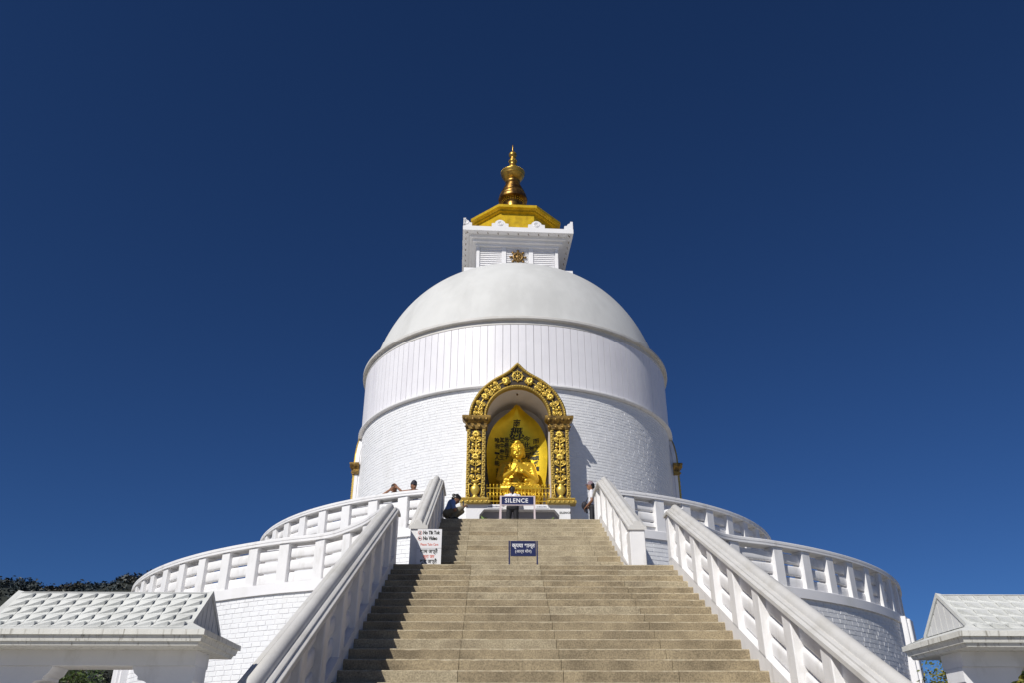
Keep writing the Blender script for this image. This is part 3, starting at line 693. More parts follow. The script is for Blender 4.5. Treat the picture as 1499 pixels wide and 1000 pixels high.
# white recess behind the arch
rc = MB(); YBK = -4.12
VI = [(.97 * math.cos(PI * i / 28), .985 * math.sin(PI * i / 28)) for i in range(29)]
line = [(NX + .97, 6.65)] + [(NX + x, SPR + z) for x, z in VI] + [(NX - .97, 6.65)]
rc.loft([[(x, y, z) for x, z in line] for y in (YC + .12, YBK)], False, False, False)
rc.add([(x, YBK, z) for x, z in line], [list(range(len(line)))]); rc.add([(NX - .97, YC + .0, 6.648), (NX + .97, YC + .0, 6.648), (NX + .97, YBK, 6.648), (NX - .97, YBK, 6.648)], [(0, 1, 2, 3)])
rc.build('recess', M['plaster'], niche, 30)
bl = MB()
rings = []
for (ox, oz), (ix, iz) in zip(OF, IF): rings.append([(NX + ox * .985, y, SPR + oz * .985) if k_ == 0 else (NX + ix * 1.06, y, SPR + iz * 1.04) for k_, y in ((0, YC + .13), (1, YC + .13), (1, YC + .75), (0, YC + .75))])
bl.loft(rings)
for s in (-1, 1):
    xa, xb = sorted((NX + s * .975, NX + s * 1.485)); bl.box(xa, xb, YC + .13, YC + .75, 6.66, SPR + .004)
bl.build('surround', M['white'], niche, 25)
lb = MB(); lb.ell((NX + .0, -5.3, SPR + .955), (.03, .03, .035), 8, 6); lb.build('bulb', M['bronze'], niche, True)
# white pedestal under the niche: recessed front with a shelf
pd = MB(); yf = YC - .02
hole = [(-1.16, Z2), (-1.16, 6.36), (-1.03, 6.52), (.96, 6.52), (1.10, 6.36), (1.10, Z2)]
outl = [(-1.54, Z2), (-1.54, 6.66), (1.41, 6.66), (1.41, Z2)]
pts = outl + hole[::-1]
pd.loft([[(x, y, z) for x, z in pts] for y in (yf, yf + .30)])
pd.box(-1.54, 1.41, yf + .30, yf + .72, Z2, 6.645)
pd.build('pedestal', M['white'], niche)
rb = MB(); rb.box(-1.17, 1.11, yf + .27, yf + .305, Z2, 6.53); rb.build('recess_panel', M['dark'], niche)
# copies of the frame on the two sides of the drum (only their edges show)
for s in (-1, 1):
    c = niche.copy(); COL.objects.link(c); c.parent = stp; c.rotation_euler = (0, 0, s * PI / 2); c.location.x -= s * .19
    sme_ = niche.data.copy(); sme_.materials[1] = M['white']; c.data = sme_; WL[c.name] = wl(niche)
    for ch in [o for o in list(niche.children) if o.name.split('.')[0] in ('capital', 'plinth', 'outer_border', 'inner_border', 'column_border', 'capital_leaves', 'plinth_bosses', 'pedestal', 'recess', 'surround')]:
        d = ch.copy(); COL.objects.link(d); d.parent = c

DN = Vector((-.006, -.20, -.075))
niche.location += DN      # the front niche stands a little farther out than the two at the sides

# ------------------------------------------------------------------ figures: round cones fused into one continuous skin
def rcone(mb, a, b, ra, rb, n=12):
    a, b = Vector(a), Vector(b); t = (b - a); L = t.length
    t = t / L if L > 1e-6 else Vector((0, 0, 1))
    u = t.cross(Vector((0, 0, 1)) if abs(t.z) < .9 else Vector((1, 0, 0))).normalized(); v = t.cross(u)
    rings = []
    for k in range(5): ph = -PI / 2 + PI / 2 * k / 4; rings.append((a + t * ra * math.sin(ph), max(1e-4, ra * math.cos(ph))))
    for k in range(5): ph = PI / 2 * k / 4; rings.append((b + t * rb * math.sin(ph), max(1e-4, rb * math.cos(ph))))
    mb.loft([[c + r_ * (math.cos(2 * PI * i / n) * u + math.sin(2 * PI * i / n) * v) for i in range(n)] for c, r_ in rings])
def figure(name, prims, mats, parent, loc, rotz, voxel, smooth=4, split=True):
    """prims: ('c',a,b,ra,rb,mat) or ('e',centre,radii,mat); fused by a voxel remesh into one closed mesh"""
    mb = MB()
    for p in prims:
        if p[0] == 'c': rcone(mb, p[1], p[2], p[3], p[4])
        else: mb.ell(p[1], p[2], 16, 10)
    me, _ = mb.mesh('tmp', [M[m] for m in mats], True, False)
    o = bpy.data.objects.new('tmp', me); COL.objects.link(o)
    rm = o.modifiers.new('r', 'REMESH'); rm.mode = 'VOXEL'; rm.voxel_size = voxel; rm.use_smooth_shade = True
    if smooth: sm = o.modifiers.new('s', 'SMOOTH'); sm.iterations = smooth; sm.factor = .5
    dg = bpy.context.evaluated_depsgraph_get(); out = bpy.data.meshes.new_from_object(o.evaluated_get(dg))
    bpy.data.objects.remove(o)
    out.materials.clear()
    for m in mats: out.materials.append(M[m])
    if len(mats) > 1:
        n = len(out.polygons); c = np.empty(n * 3); out.polygons.foreach_get('center', c); c = c.reshape(-1, 3)
        best = np.full(n, 9e9); mi = np.zeros(n, int)
        for q in prims:
            if q[0] == 'e': d = (np.linalg.norm((c - np.array(q[1])) / np.array(q[2]), axis=1) - 1) * min(q[2])
            else:
                a = np.array(q[1]); b = np.array(q[2]); ab = b - a; t = np.clip((c - a) @ ab / max(1e-9, ab @ ab), 0, 1)
                d = np.linalg.norm(c - a - t[:, None] * ab, axis=1) - (q[3] + (q[4] - q[3]) * t)
            k = d < best; best[k] = d[k]; mi[k] = mats.index(q[-1])
        out.polygons.foreach_set('material_index', mi)
    out.polygons.foreach_set('use_smooth', [True] * len(out.polygons))
    return link(name, out, parent, loc, (0, 0, rotz))
def hand(prims, wr, d, up, side, m, s=1.0, curl=.5):
    """palm with four unequal bent fingers and a thumb; d = pointing direction, up = back of the hand"""
    d = Vector(d).normalized(); up = Vector(up).normalized(); sd_ = d.cross(up).normalized() * side; wr = Vector(wr)
    k = wr + d * .085 * s
    for q in (-1, 0, 1): prims.append(('c', wr + sd_ * .012 * q * s, k + sd_ * .026 * q * s, .017 * s, .014 * s, m))
    for q, l in ((-1.5, .062), (-.5, .078), (.5, .085), (1.5, .076)):
        a = k + sd_ * .0205 * q * s; b = a + (d - up * curl * .5).normalized() * l * .55 * s; c = b + (d - up * curl * 1.6).normalized() * l * .5 * s
        prims.append(('c', a, b, .0095 * s, .0085 * s, m)); prims.append(('c', b, c, .0085 * s, .007 * s, m))
    a = wr + d * .025 * s + sd_ * .03 * s; b = a + (d * .6 + sd_ * .7 - up * .2).normalized() * .04 * s; c = b + (d + sd_ * .2 - up * curl).normalized() * .035 * s
    prims.append(('c', a, b, .013 * s, .011 * s, m)); prims.append(('c', b, c, .011 * s, .008 * s, m))

# ------------------------------------------------------------------ seated statue
def Vv(*a): return Vector(a)
SB = Vector((NX, -5.02, 7.12))
sta = empty('seated_statue', (NX, -5.02, 6.65), 'gilded seated statue in meditation with hands raised before the chest', 'statue')
P = []; G = 'gold'
def C(a, b, ra, rb): P.append(('c', a, b, ra, rb, G))
def El(c, r_): P.append(('e', c, r_, G))
El((0, .06, .20), (.50, .34, .22)); El((0, .10, .50), (.36, .25, .36)); El((0, .07, .80), (.40, .26, .27))
for s in (-1, 1):
    C((s * .16, .0, .20), (s * .55, -.26, .155), .20, .155)
    C((s * .56, -.26, .14), (s * .10, -.42, .125), .135, .095)
    C((s * .22, .07, .96), (s * .40, .07, .93), .15, .15)
    C((s * .42, .07, .90), (s * .52, -.06, .50), .15, .125)
    C((s * .52, -.07, .47), (s * .15, -.38, .66), .118, .07)
    C((s * .50, -.07, .44), (s * .26, -.27, .40), .10, .07)
    C((s * .46, -.10, .40), (s * .40, -.22, .24), .10, .12)
    El((s * .222, .03, 1.33), (.028, .05, .125))
    El((s * .085, -.188, 1.395), (.05, .03, .018))                 # eyelid
    C((s * .035, -.205, 1.455), (s * .135, -.175, 1.47), .011, .009)   # brow
    El((s * .075, -.165, 1.27), (.06, .05, .07))                   # cheek
C((0, .05, 1.02), (0, .03, 1.18), .15, .128)
for z in (1.06, 1.11): C((-.10, -.07, z), (.10, -.07, z), .014, .014)
El((0, .0, 1.37), (.205, .215, .245)); El((0, -.01, 1.29), (.17, .195, .175)); El((0, .045, 1.47), (.222, .222, .195))
El((0, .05, 1.68), (.135, .135, .115)); El((0, -.16, 1.655), (.03, .03, .035))
C((0, -.20, 1.43), (0, -.235, 1.325), .020, .028); El((0, -.215, 1.31), (.042, .03, .02)); El((0, -.195, 1.235), (.058, .028, .013)); El((0, -.193, 1.215), (.045, .028, .014)); El((0, -.165, 1.165), (.06, .04, .035))
for i in range(3):                                                   # rows of curls
    for k in range(11):
        a = -PI / 2 + (k - 5) * .27; z = 1.50 + i * .06; q = [.222, .205, .18][i]
        El((q * math.cos(a), .045 + q * math.sin(a), z), (.026, .026, .026))
for k in range(9): # folds of the robe across the chest and over the arms
    t = k / 8; x0 = -.42 + .10 * t; z0 = .99 - .42 * t
    pts = [(-.36 + .14 * t, -.10, .98 - .12 * t), (-.18 + .05 * t, -.185 - .01 * t, .84 - .30 * t), (.05, -.20, .76 - .40 * t), (.28, -.15, .86 - .36 * t), (.38, -.06, 1.0 - .32 * t)]
    for a, b in zip(pts[:-1], pts[1:]): C(a, b, .013, .013)
for s in (-1, 1):
    for k in range(6):
        t = k / 5; z = .86 - .42 * t; x = .42 + .10 * t
        pts = [(s * (x - .09), -.085 - .10 * t, z + .03), (s * (x + .04), -.075 - .10 * t, z), (s * (x + .125), .01 - .1 * t, z + .06)]
        for a, b in zip(pts[:-1], pts[1:]): C(a, b, .014, .014)
    for k in range(5):
        t = k / 4; pts = [(s * (.22 + .09 * t), -.36 + .08 * t, .27 - .005 * k), (s * (.36 + .08 * t), -.42 + .08 * t, .17), (s * (.38 + .08 * t), -.41 + .08 * t, .06)]
        for a, b in zip(pts[:-1], pts[1:]): C(a, b, .014, .012)
C((-.30, -.30, .30), (0, -.36, .28), .03, .03); C((0, -.36, .28), (.30, -.30, .30), .03, .03)
hand(P, (-.13, -.40, .68), (.25, -.05, 1), (.2, 1, 0), 1, G, 2.0, .25)
hand(P, (.14, -.40, .62), (-1, -.1, .35), (0, -1, .3), 1, G, 1.9, .5)
body = figure('body', P, [G], sta, SB, 0, .0135, 2)
ls = MB(); ls.lathe([(.64, -.47), (.70, -.45), (.70, -.36), (.62, -.32), (.60, -.24), (.56, -.17), (.52, -.10), (.60, -.04), (.64, .0), (.60, .03), (.01, .04)], 48)
ls.v = [(x * 1.04 + SB.x, y * .72 + SB.y - .02, z + SB.z) for x, y, z in ls.v]; seat = ls.build('lotus_seat', M['gold'], sta, 40)
pt = MB(); petal(pt, (0, 0, -.08), 0, .17, .075, 0, .06); ptm = pt.mesh('petal', M['gold'], True, False)[0]
for k in range(22):
    a = 2 * PI * k / 22
    for z, q, ud in ((-.06, .60, 0), (-.17, .63, 1)):
        o = link('petal', ptm, seat, (SB.x + q * 1.04 * math.sin(a + ud * .14), SB.y - .02 - q * .72 * math.cos(a + ud * .14), SB.z + z), (PI if ud else 0, 0, a))

# ------------------------------------------------------------------ golden mandorla with brush calligraphy
man = [(0, 10.20), (.06, 10.08), (.16, 9.95), (.36, 9.78), (.58, 9.60), (.76, 9.36), (.88, 9.06), (.935, 8.70), (.93, 8.30), (.89, 7.85), (.82, 7.40), (.74, 7.00), (.70, 6.66)]
mc = [(p.x, p.y) for p in catmull([(x, z, 0) for x, z in man], 3)]
def man_hw(z):
    for (x0, z0), (x1, z1) in zip(mc[:-1], mc[1:]):
        if z1 <= z <= z0: return x0 + (x1 - x0) * (z0 - z) / max(1e-6, z0 - z1)
    return .7
def man_y(x, z):
    h = max(.05, man_hw(min(10.19, max(6.67, z)))); q = min(1, abs(x) / h); top = max(0, (z - 9.1) / 1.1)
    return -4.50 - .34 * q ** 2.4 - .30 * top ** 2 * (1 - .4 * q)
mm = MB(); NXX = 28; rings = []
for x_, z in mc:
    x_ = max(x_, .004); rings.append([(NX + x_ * (2 * i / NXX - 1), man_y(x_ * (2 * i / NXX - 1), z), z) for i in range(NXX + 1)])
mm.loft(rings, False, False, False)
back = [[(x, y + .07, z) for x, y, z in r_] for r_ in rings]; mm.loft(back, False, False, False)
rim = [r_[0] for r_ in rings], [r_[-1] for r_ in rings]
mm.loft([rim[0], [(x, y + .07, z) for x, y, z in rim[0]]], False, False, False); mm.loft([rim[1], [(x, y + .07, z) for x, y, z in rim[1]]], False, False, False)
mdo = empty('mandorla', (NX, -4.6, 6.66), 'tall gilded leaf-shaped panel with black brush characters behind the statue', 'panel')
mm.build('panel', M['goldpanel'], mdo, 50)
def text_mesh(body, size, m, extrude=0.0, align='CENTER', bold=0.0):
    cu = bpy.data.curves.new('t', 'FONT'); cu.body = body; cu.size = size; cu.extrude = extrude; cu.align_x = align; cu.offset = bold; cu.space_character = 1.14 if body == 'SILENCE' else 1.0; cu.resolution_u = 3
    o = bpy.data.objects.new('t', cu); COL.objects.link(o)
    dg = bpy.context.evaluated_depsgraph_get(); me = bpy.data.meshes.new_from_object(o.evaluated_get(dg)); bpy.data.objects.remove(o)
    me.materials.clear(); me.materials.append(m); return me
def text_on(name, body, size, m, parent, x, y, z, rot=(PI / 2, 0, 0), sx=1.0, bold=0.0, extrude=.001):
    me = text_mesh(body, size, m, extrude, 'CENTER', bold)
    o = link(name, me, parent, (x, y, z), rot); o.scale = (sx, 1, 1); return o
def brush(ch, cx, cz, wd, h, lean=0.0):
    me = text_mesh(ch, 1.0, M['ink'], 0, 'CENTER', .02)
    if not me.vertices: return
    xs = [v.co.x for v in me.vertices]; zs = [v.co.y for v in me.vertices]; x0, x1, z0, z1 = min(xs), max(xs), min(zs), max(zs)
    bm = bmesh.new(); bm.from_mesh(me); bmesh.ops.triangulate(bm, faces=bm.faces)
    for v in bm.verts:
        u_ = (v.co.x - x0) / max(.3, x1 - x0) - .5; w_ = (v.co.y - z0) / max(.3, z1 - z0) - .5
        X = cx + u_ * wd + w_ * lean; Z = cz + w_ * h; v.co = (X + NX, man_y(X, Z) - .012, Z)
    bm.to_mesh(me); bm.free(); link('brush_character', me, mdo, (0, 0, 0))
for ch, z, wd, h in (('南', 9.62, .22, .26), ('無', 9.40, .40, .22), ('妙', 9.20, .50, .22), ('法', 9.00, .46, .22), ('蓮', 8.80, .44, .22), ('華', 8.60, .36, .22), ('經', 8.40, .34, .22)): brush(ch, .0, z, wd, h, .03)
for col, x, z0, wd, h in (('今此三界皆', .31, 9.12, .24, .20), ('是我有', .47, 8.78, .15, .15), ('而今此處多諸', .60, 9.0, .18, .175),
                          ('悉是吾子', -.31, 9.08, .15, .18), ('其中衆生', -.46, 9.06, .15, .185), ('唯我一人能', -.61, 9.02, .15, .18), ('救護', -.56, 8.05, .15, .17), ('難唯', .52, 8.2, .15, .16)):
    for i, ch in enumerate(col): brush(ch, x, z0 - i * h * 1.02, wd, h * .92)

# ------------------------------------------------------------------ gilt railing before the statue
rl = empty('shrine_railing', (NX, YC + .05, 6.66), 'low gold spiked railing before the seated statue', 'railing')
yr = YC + .06; x0, x1 = NX - .93, NX + .93
for z in (6.78, 7.16): p = MB(); p.box(x0, x1, yr - .012, yr + .012, z - .012, z + .012); p.build('rail', M['gold'], rl)
nb = 19; bmsh = MB(); bmsh.tube([(0, 0, 0), (0, 0, .56)], .011, 6); bmsh.tube([(0, 0, .55), (0, 0, .575), (0, 0, .60), (0, 0, .645)], [.008, .022, .018, .002], 6); bme = bmsh.mesh('bar', M['gold'], True, False)[0]
for k in range(nb): link('bar', bme, rl, (x0 + .03 + (x1 - x0 - .06) * k / (nb - 1), yr, 6.655))
sc2 = MB()
for q in (-1, 1): sc2.tube([(q * .05, 0, .0), (q * .015, 0, .06), (q * .045, 0, .13), (0, 0, .18)], .009, 5)
sme = sc2.mesh('scrollwork', M['gold'], True, False)[0]
for k in range(nb - 1): link('scrollwork', sme, rl, (x0 + .03 + (x1 - x0 - .06) * (k + .5) / (nb - 1), yr, 6.86))

rl.location += DN
# ------------------------------------------------------------------ signs
def a_frame_sign(name, label, x0, x1, yf, zf, zb, zt, spread, fm, face, texts, back=True, r_=.022):
    t = empty(name, ((x0 + x1) / 2, yf, zf), label, 'sign')
    for x in (x0, x1):
        p = MB()
        p.box(x - r_, x + r_, yf - .018, yf + .018, zf, zt + .02); p.build('leg', M[fm], t)
        if back:
            p = MB(); p.tube([(x + (.05 if x > (x0 + x1) / 2 else -.05), yf + spread, zf), (x, yf + .02, zt - .02)], .018, 6); p.build('back_leg', M[fm], t)
    p = MB(); p.box(x0 + .022, x1 - .022, yf - .012, yf + .008, zb, zt); bd_ = p.build('board', M[face], t)
    for z in (zt + .008, zb - .012): p = MB(); p.box(x0 + .022, x1 - .022, yf - .016, yf + .014, z - .010, z + .010); p.build('edge', M[fm], t)
    for body, size, x, z, m, sx, bold in texts: text_on('lettering', body, size, M[m], bd_, x, yf - .0145, z, (PI / 2, 0, 0), sx, bold)
    return t
YS = -7.35
a_frame_sign('silence_sign', 'navy board reading silence on a pale stand before the statue', -.575, .325, YS, Z2, 6.195, 6.415, .30, 'frame_pale', 'navy',
             [('SILENCE', .165, -.155, 6.25, 'signwhite', .92, .003)])
a_frame_sign('hindi_sign', 'small navy board with white script on short legs at the landing edge', -.452, .070, -13.36, Z1, 3.50, 3.742, .12, 'navy', 'navy',
             [('कृपया शान्त', .102, -.188, 3.64, 'signwhite', .92, .002), ('(आर्य मौन)', .078, -.19, 3.54, 'signwhite', .92, .0)], False, .013)
nt_ = empty('notice_board', (-1.98, -12.90, Z1), 'white notice board with black and red lines leaning at the newel', 'sign')
p = MB(); p.box(-2.222, -1.752, -12.955, -12.94, Z1 + .005, 4.085); nb_ = p.build('board', M['signwhite'], nt_)
p = MB(); p.box(-2.222, -1.752, -12.957, -12.9545, 3.712, 3.718); p.build('seam', M['dark'], nb_)
for body, size, x, z, m, sx, bd2 in (('No Tik Tok', .094, -1.955, 3.985, 'ink', .70, .0045), ('No Video', .094, -1.975, 3.875, 'ink', .74, .0045), ('Please Take Care', .068, -1.985, 3.765, 'red', .72, .001),
                                ('काम जस्तै', .10, -1.99, 3.622, 'ink', .86, .003), ('कुरा जर', .088, -1.99, 3.527, 'red', .86, .002), ('कुरा जस्तै', .10, -1.99, 3.43, 'ink', .86, .003), ('काम', .088, -1.98, 3.345, 'red', .86, .002)):
    text_on('lettering', body, size, M[m], nb_, x, -12.9565, z, (PI / 2, 0, 0), sx, bd2)
for z, kd in ((4.012, 'note'), (3.902, 'camera')):      # little ringed symbols beside the two lines
    p = MB(); cx = -2.172; p.tube([(cx + .036 * math.cos(i * PI / 8), -12.957, z + .036 * math.sin(i * PI / 8)) for i in range(17)], .004, 5, False); p.build('ring', M['red'], nb_)
    p = MB()
    if kd == 'note': p.tube([(cx + .012 * math.cos(a) - .006, -12.9575, z - .010 + .012 * math.sin(a)) for a in [PI * .3 + i * .7 for i in range(8)]] + [(cx + .006, -12.9575, z - .01), (cx + .006, -12.9575, z + .022), (cx + .02, -12.9575, z + .012)], .0045, 5)
    else: p.box(cx - .022, cx + .006, -12.9585, -12.957, z - .013, z + .013); p.add([(cx + .006, -12.958, z), (cx + .024, -12.958, z + .012), (cx + .024, -12.958, z - .012)], [(0, 1, 2)])
    p.build('symbol', M['ink'], nb_)
text_on('lettering', 'SILENCE', .082, M['ink'], niche, 1.262, yf - .0035, 6.40, (PI / 2, 0, 0), .95, .003)
for xa, xb in ((-.94, -.50), (.43, .79)):
    t = empty('label_plate', ((xa + xb) / 2, yf - .01, 6.575), 'small white label strip with fine blue print on the %s side of the shrine ledge' % ('left' if xa < 0 else 'right'), 'label')
    t['label'] = 'longer white label strip with blue print under the shrine railing' if xa < 0 else 'shorter white label strip with blue print near the painted word'
    p = MB(); p.box(xa, xb, yf - .012, yf - .003, 6.545, 6.645); pl_ = p.build('plate', M['signwhite'], t)
    rr = random.Random(4); x = xa + .03
    p = MB()
    while x < xb - .05:
        l = rr.uniform(.012, .03); p.box(x, x + l, yf - .0135, yf - .012, 6.578, 6.578 + rr.uniform(.02, .032)); x += l + .008
    p.build('fine_print', M['navy'], pl_); t.location += DN

# ------------------------------------------------------------------ small plants on the ledge floor
for px_, sd_, lab in ((-1.03, 1, 'small bright green plant at the notice side of the silence sign'), (.85, 2, 'small bright green plant near the painted word silence')):
    t = empty('potted_plant', (px_, -6.15, Z2), lab, 'plant'); rr = random.Random(sd_)
    p = MB(); p.lathe([(.09, Z2), (.12, Z2 + .24), (.14, Z2 + .25), (.14, Z2 + .29), (.11, Z2 + .29), (.10, Z2 + .25)], 16, (px_, -6.15), cap=True); p.build('pot', M['tile_red'], t, 30)
    lm = MB(); rings = []
    for t_, q in ((0, .2), (.3, .8), (.6, 1), (.85, .6), (1, .05)): rings.append([(-.028 * q, 0, .30 * t_), (0, -.008 * q + .10 * t_ * t_, .30 * t_ + .004), (.028 * q, 0, .30 * t_)])
    lm.loft([[(x, y + .12 * (z / .3) ** 2, z) for x, y, z in r_] for r_ in rings], False, False, False); lme = lm.mesh('leaf', M['leaf_b'], True, False)[0]
    for k in range(34):
        o = link('leaf', lme, t, (px_ + rr.uniform(-.05, .05), -6.15 + rr.uniform(-.05, .05), Z2 + .27 + rr.uniform(0, .10)), (rr.uniform(-.5, .6), 0, rr.uniform(0, 2 * PI))); o.scale = [rr.uniform(.6, 1.0)] * 3

# ------------------------------------------------------------------ people
def person(label, loc, rotz, J, shirt, pants, head_dir=(0, -1, -.1), hair='short', cap=None, sleeve=.55, group=None, s=1.0):
    t = empty('person', loc, label, 'person', group)
    V_ = lambda k: Vector(J[k]); P = []
    def c(a, b, ra, rb, m): P.append(('c', tuple(a), tuple(b), ra * s, rb * s, m))
    def e(a, r_, m): P.append(('e', tuple(a), tuple(q * s for q in r_), m))
    hip, nk, hd = V_('hip'), V_('neck'), V_('head'); ax = Vector((1, 0, 0))
    for q in (-1, 1):
        hj = hip + ax * .085 * q * s; kn, an, to = V_('knee' + 'LR'[q > 0]), V_('ank' + 'LR'[q > 0]), V_('toe' + 'LR'[q > 0])
        c(hj, kn, .088, .062, pants); c(kn, an, .060, .042, pants); c(an, to, .042, .034, 'shoe'); c(an - (to - an) * .25, an, .036, .04, 'shoe')
        c(hip + ax * .05 * q * s, hip.lerp(nk, .45) + ax * .05 * q * s, .105, .098, shirt); c(hip.lerp(nk, .45) + ax * .05 * q * s, hip.lerp(nk, .80) + ax * .07 * q * s, .098, .105, shirt)
        sh, el, wr = V_('sho' + 'LR'[q > 0]), V_('elb' + 'LR'[q > 0]), V_('wri' + 'LR'[q > 0])
        c(nk - Vector((0, 0, .05 * s)), sh, .062, .062, shirt)
        if sleeve > 0: c(sh, sh.lerp(el, sleeve), .058, .054, shirt)
        c(sh, el, .046, .040, 'skin'); c(el, wr, .039, .028, 'skin')
        d = (wr - el).normalized(); up = d.cross(ax).normalized() if abs(d.x) < .9 else Vector((0, 0, 1))
        if up.z < 0: up = -up
        hand(P, wr, d, up, q, 'skin', s, .7)
    c(hip - ax * .07 * s, hip + ax * .07 * s, .108, .108, pants)
    c(nk - Vector((0, 0, .03)), hd, .055, .052, 'skin')
    f = Vector(head_dir).normalized(); side = f.cross(Vector((0, 0, 1))).normalized(); up = side.cross(f).normalized()
    def h(a, b_, z): return hd + side * a * s + f * b_ * s + up * z * s
    e(hd, (.076, .088, .112), 'skin'); c(h(0, .03, -.05), h(0, .055, -.075), .05, .038, 'skin')
    c(h(0, .088, .015), h(0, .108, -.022), .010, .014, 'skin'); c(h(-.02, .086, -.055), h(.02, .086, -.055), .009, .009, 'skin')
    for q in (-1, 1):
        c(h(q * .076, -.005, .012), h(q * .078, -.01, -.018), .013, .010, 'skin'); c(h(q * .031, .083, .016), h(q * .036, .082, .016), .009, .008, 'hair'); c(h(q * .02, .09, .034), h(q * .048, .082, .036), .006, .005, 'hair')
    c(h(0, -.025, .035), h(0, -.005, .055), .088, .078, 'hair'); c(h(0, -.055, -.02), h(0, -.045, .03), .070, .076, 'hair')
    if hair == 'pony': c(h(0, -.11, .03), h(0, -.13, -.02), .035, .035, 'hair'); c(h(0, -.13, -.02), h(0, -.125, -.16), .032, .018, 'hair')
    if hair == 'bun': c(h(0, -.115, .045), h(0, -.125, .05), .042, .042, 'hair'); c(h(0, .04, .075), h(0, -.04, .085), .055, .06, 'hair')
    if cap:
        c(h(0, -.012, .055), h(0, -.006, .072), .092, .082, cap)
        for q in (-.045, 0, .045): c(h(q, .06, .050), h(q * .8, .155 - abs(q) * .6, .040), .014, .010, cap)
    mats = list(dict.fromkeys(p[-1] for p in P))
    figure('body', P, mats, t, loc, rotz, .0115, 1)
    return t, h
def stand(h=1.6, lean=0, arms='down'):
    k = h / 1.6; J = dict(hip=(0, .02, .86 * k), neck=(0, .02 - lean * .3, 1.33 * k - lean * .05), head=(0, -.01 - lean * .4, 1.49 * k - lean * .1))
    for n, q in (('L', -1), ('R', 1)):
        J['knee' + n] = (q * .09, -.01, .46 * k); J['ank' + n] = (q * .10, .03, .075); J['toe' + n] = (q * .12, -.12, .035)
        J['sho' + n] = (q * .175, .02 - lean * .26, 1.28 * k - lean * .04); J['elb' + n] = (q * .22, .05 - lean * .3, 1.02 * k); J['wri' + n] = (q * .21, -.06 - lean * .3, .80 * k)
    return J
# visitor leaning at the shrine, seen from behind
J = stand(1.56); J.update(neck=(0, -.14, 1.27), head=(.01, -.19, 1.41), shoL=(-.175, -.12, 1.21), shoR=(.175, -.12, 1.21), elbL=(-.26, -.25, .99), elbR=(.26, -.25, .99), wriL=(-.12, -.42, 1.10), wriR=(.12, -.42, 1.10), kneeL=(-.10, -.02, .45), kneeR=(.11, -.03, .45), ankL=(-.12, .05, .075), ankR=(.13, .04, .075), toeL=(-.14, -.10, .035), toeR=(.15, -.11, .035))
person('person in white top and black trousers standing before the shrine railing, seen from behind', (-.24, -6.50, Z2), PI, J, 'shirt_w', 'pants_d', (0, -1, -.15), 'pony', sleeve=.95)
# visitor in a cap by the end of the upper balustrade
J = stand(1.62); J.update(elbR=(.21, .02, 1.03), wriR=(.12, -.13, .90), elbL=(-.21, .02, 1.03), wriL=(-.12, -.13, .90))
t, h = person('person in mauve cap, white shirt and black trousers behind the sunlit upper balustrade', (1.97, -6.42, Z2), -PI / 2 - .15, J, 'shirt_w', 'pants_d', (0, -1, .0), 'short', 'cap_p', .6)
bg_ = figure('shoulder_bag', [('e', (0, -.20, .95), (.13, .085, .12), 'cap_d'), ('c', (-.06, -.2, 1.0), (-.16, -.05, 1.30), .016, .016, 'cap_d'), ('c', (.05, -.18, .85), (.05, -.14, .74), .05, .03, 'cap_d')], ['cap_d'], None, (1.97, -6.42, Z2), -PI / 2 - .15, .014, 1)
tag(bg_, 'black bag hung in front of the person in the mauve cap', 'bag')
# visitor squatting on the top step
J = dict(hip=(0, .08, .20), neck=(0, -.06, .52), head=(0, -.145, .575), shoL=(-.165, -.04, .47), shoR=(.165, -.04, .47), elbL=(-.19, -.13, .25), elbR=(.19, -.13, .25), wriL=(-.07, -.31, .36), wriR=(.07, -.31, .36),
         kneeL=(-.15, -.30, .30), kneeR=(.15, -.30, .30), ankL=(-.11, -.04, .07), ankR=(.11, -.04, .07), toeL=(-.13, -.20, .035), toeR=(.13, -.20, .035))
person('person in blue shirt and khaki trousers squatting on the top step with bowed head', (-1.87, -8.20, Z2), PI / 2, J, 'shirt_b', 'pants_k', (0, -.8, -.62), 'bun', sleeve=.7)
ph = MB(); ph.cbox(-1.555, -1.525, -8.24, -8.16, Z2 + .37, Z2 + .52, .006); ph.build('phone', M['teal'])
tag(bpy.data.objects['phone'], 'dark phone held by the squatting person in the blue shirt', 'phone')
# two men leaning on the upper terrace rail
J = stand(1.66); J.update(hip=(0, .30, .78), neck=(0, -.02, 1.02), head=(0, -.10, 1.125), shoL=(-.18, 0, .96), shoR=(.18, 0, .96), elbL=(-.27, -.20, .93), elbR=(.26, -.17, .99), wriL=(-.07, -.24, 1.04), wriR=(.14, -.20, 1.11), kneeL=(-.1, .26, .42), kneeR=(.1, .26, .42), ankL=(-.1, .34, .075), ankR=(.1, .34, .075), toeL=(-.12, .19, .035), toeR=(.12, .19, .035))
person('bareheaded man with both hands raised to his face behind the upper terrace rail', (-3.42, -7.28, Z2 - .012), -.25, J, 'shirt_n', 'pants_d', (0, -1, -.25), 'short', sleeve=.12)
J = dict(J); J.update(neck=(0, -.02, 1.00), head=(0, -.09, 1.12), shoL=(-.18, .0, .94), shoR=(.18, .0, .94), elbL=(-.27, -.16, .93), elbR=(.27, -.16, .93), wriL=(-.05, -.33, .92), wriR=(.05, -.30, .95))
person('man in dark cap and blue shirt leaning on the upper terrace rail', (-2.90, -7.55, Z2 - .012), .12, J, 'shirt_b', 'pants_d', (.35, -1, -.3), 'short', 'cap_d', .75)

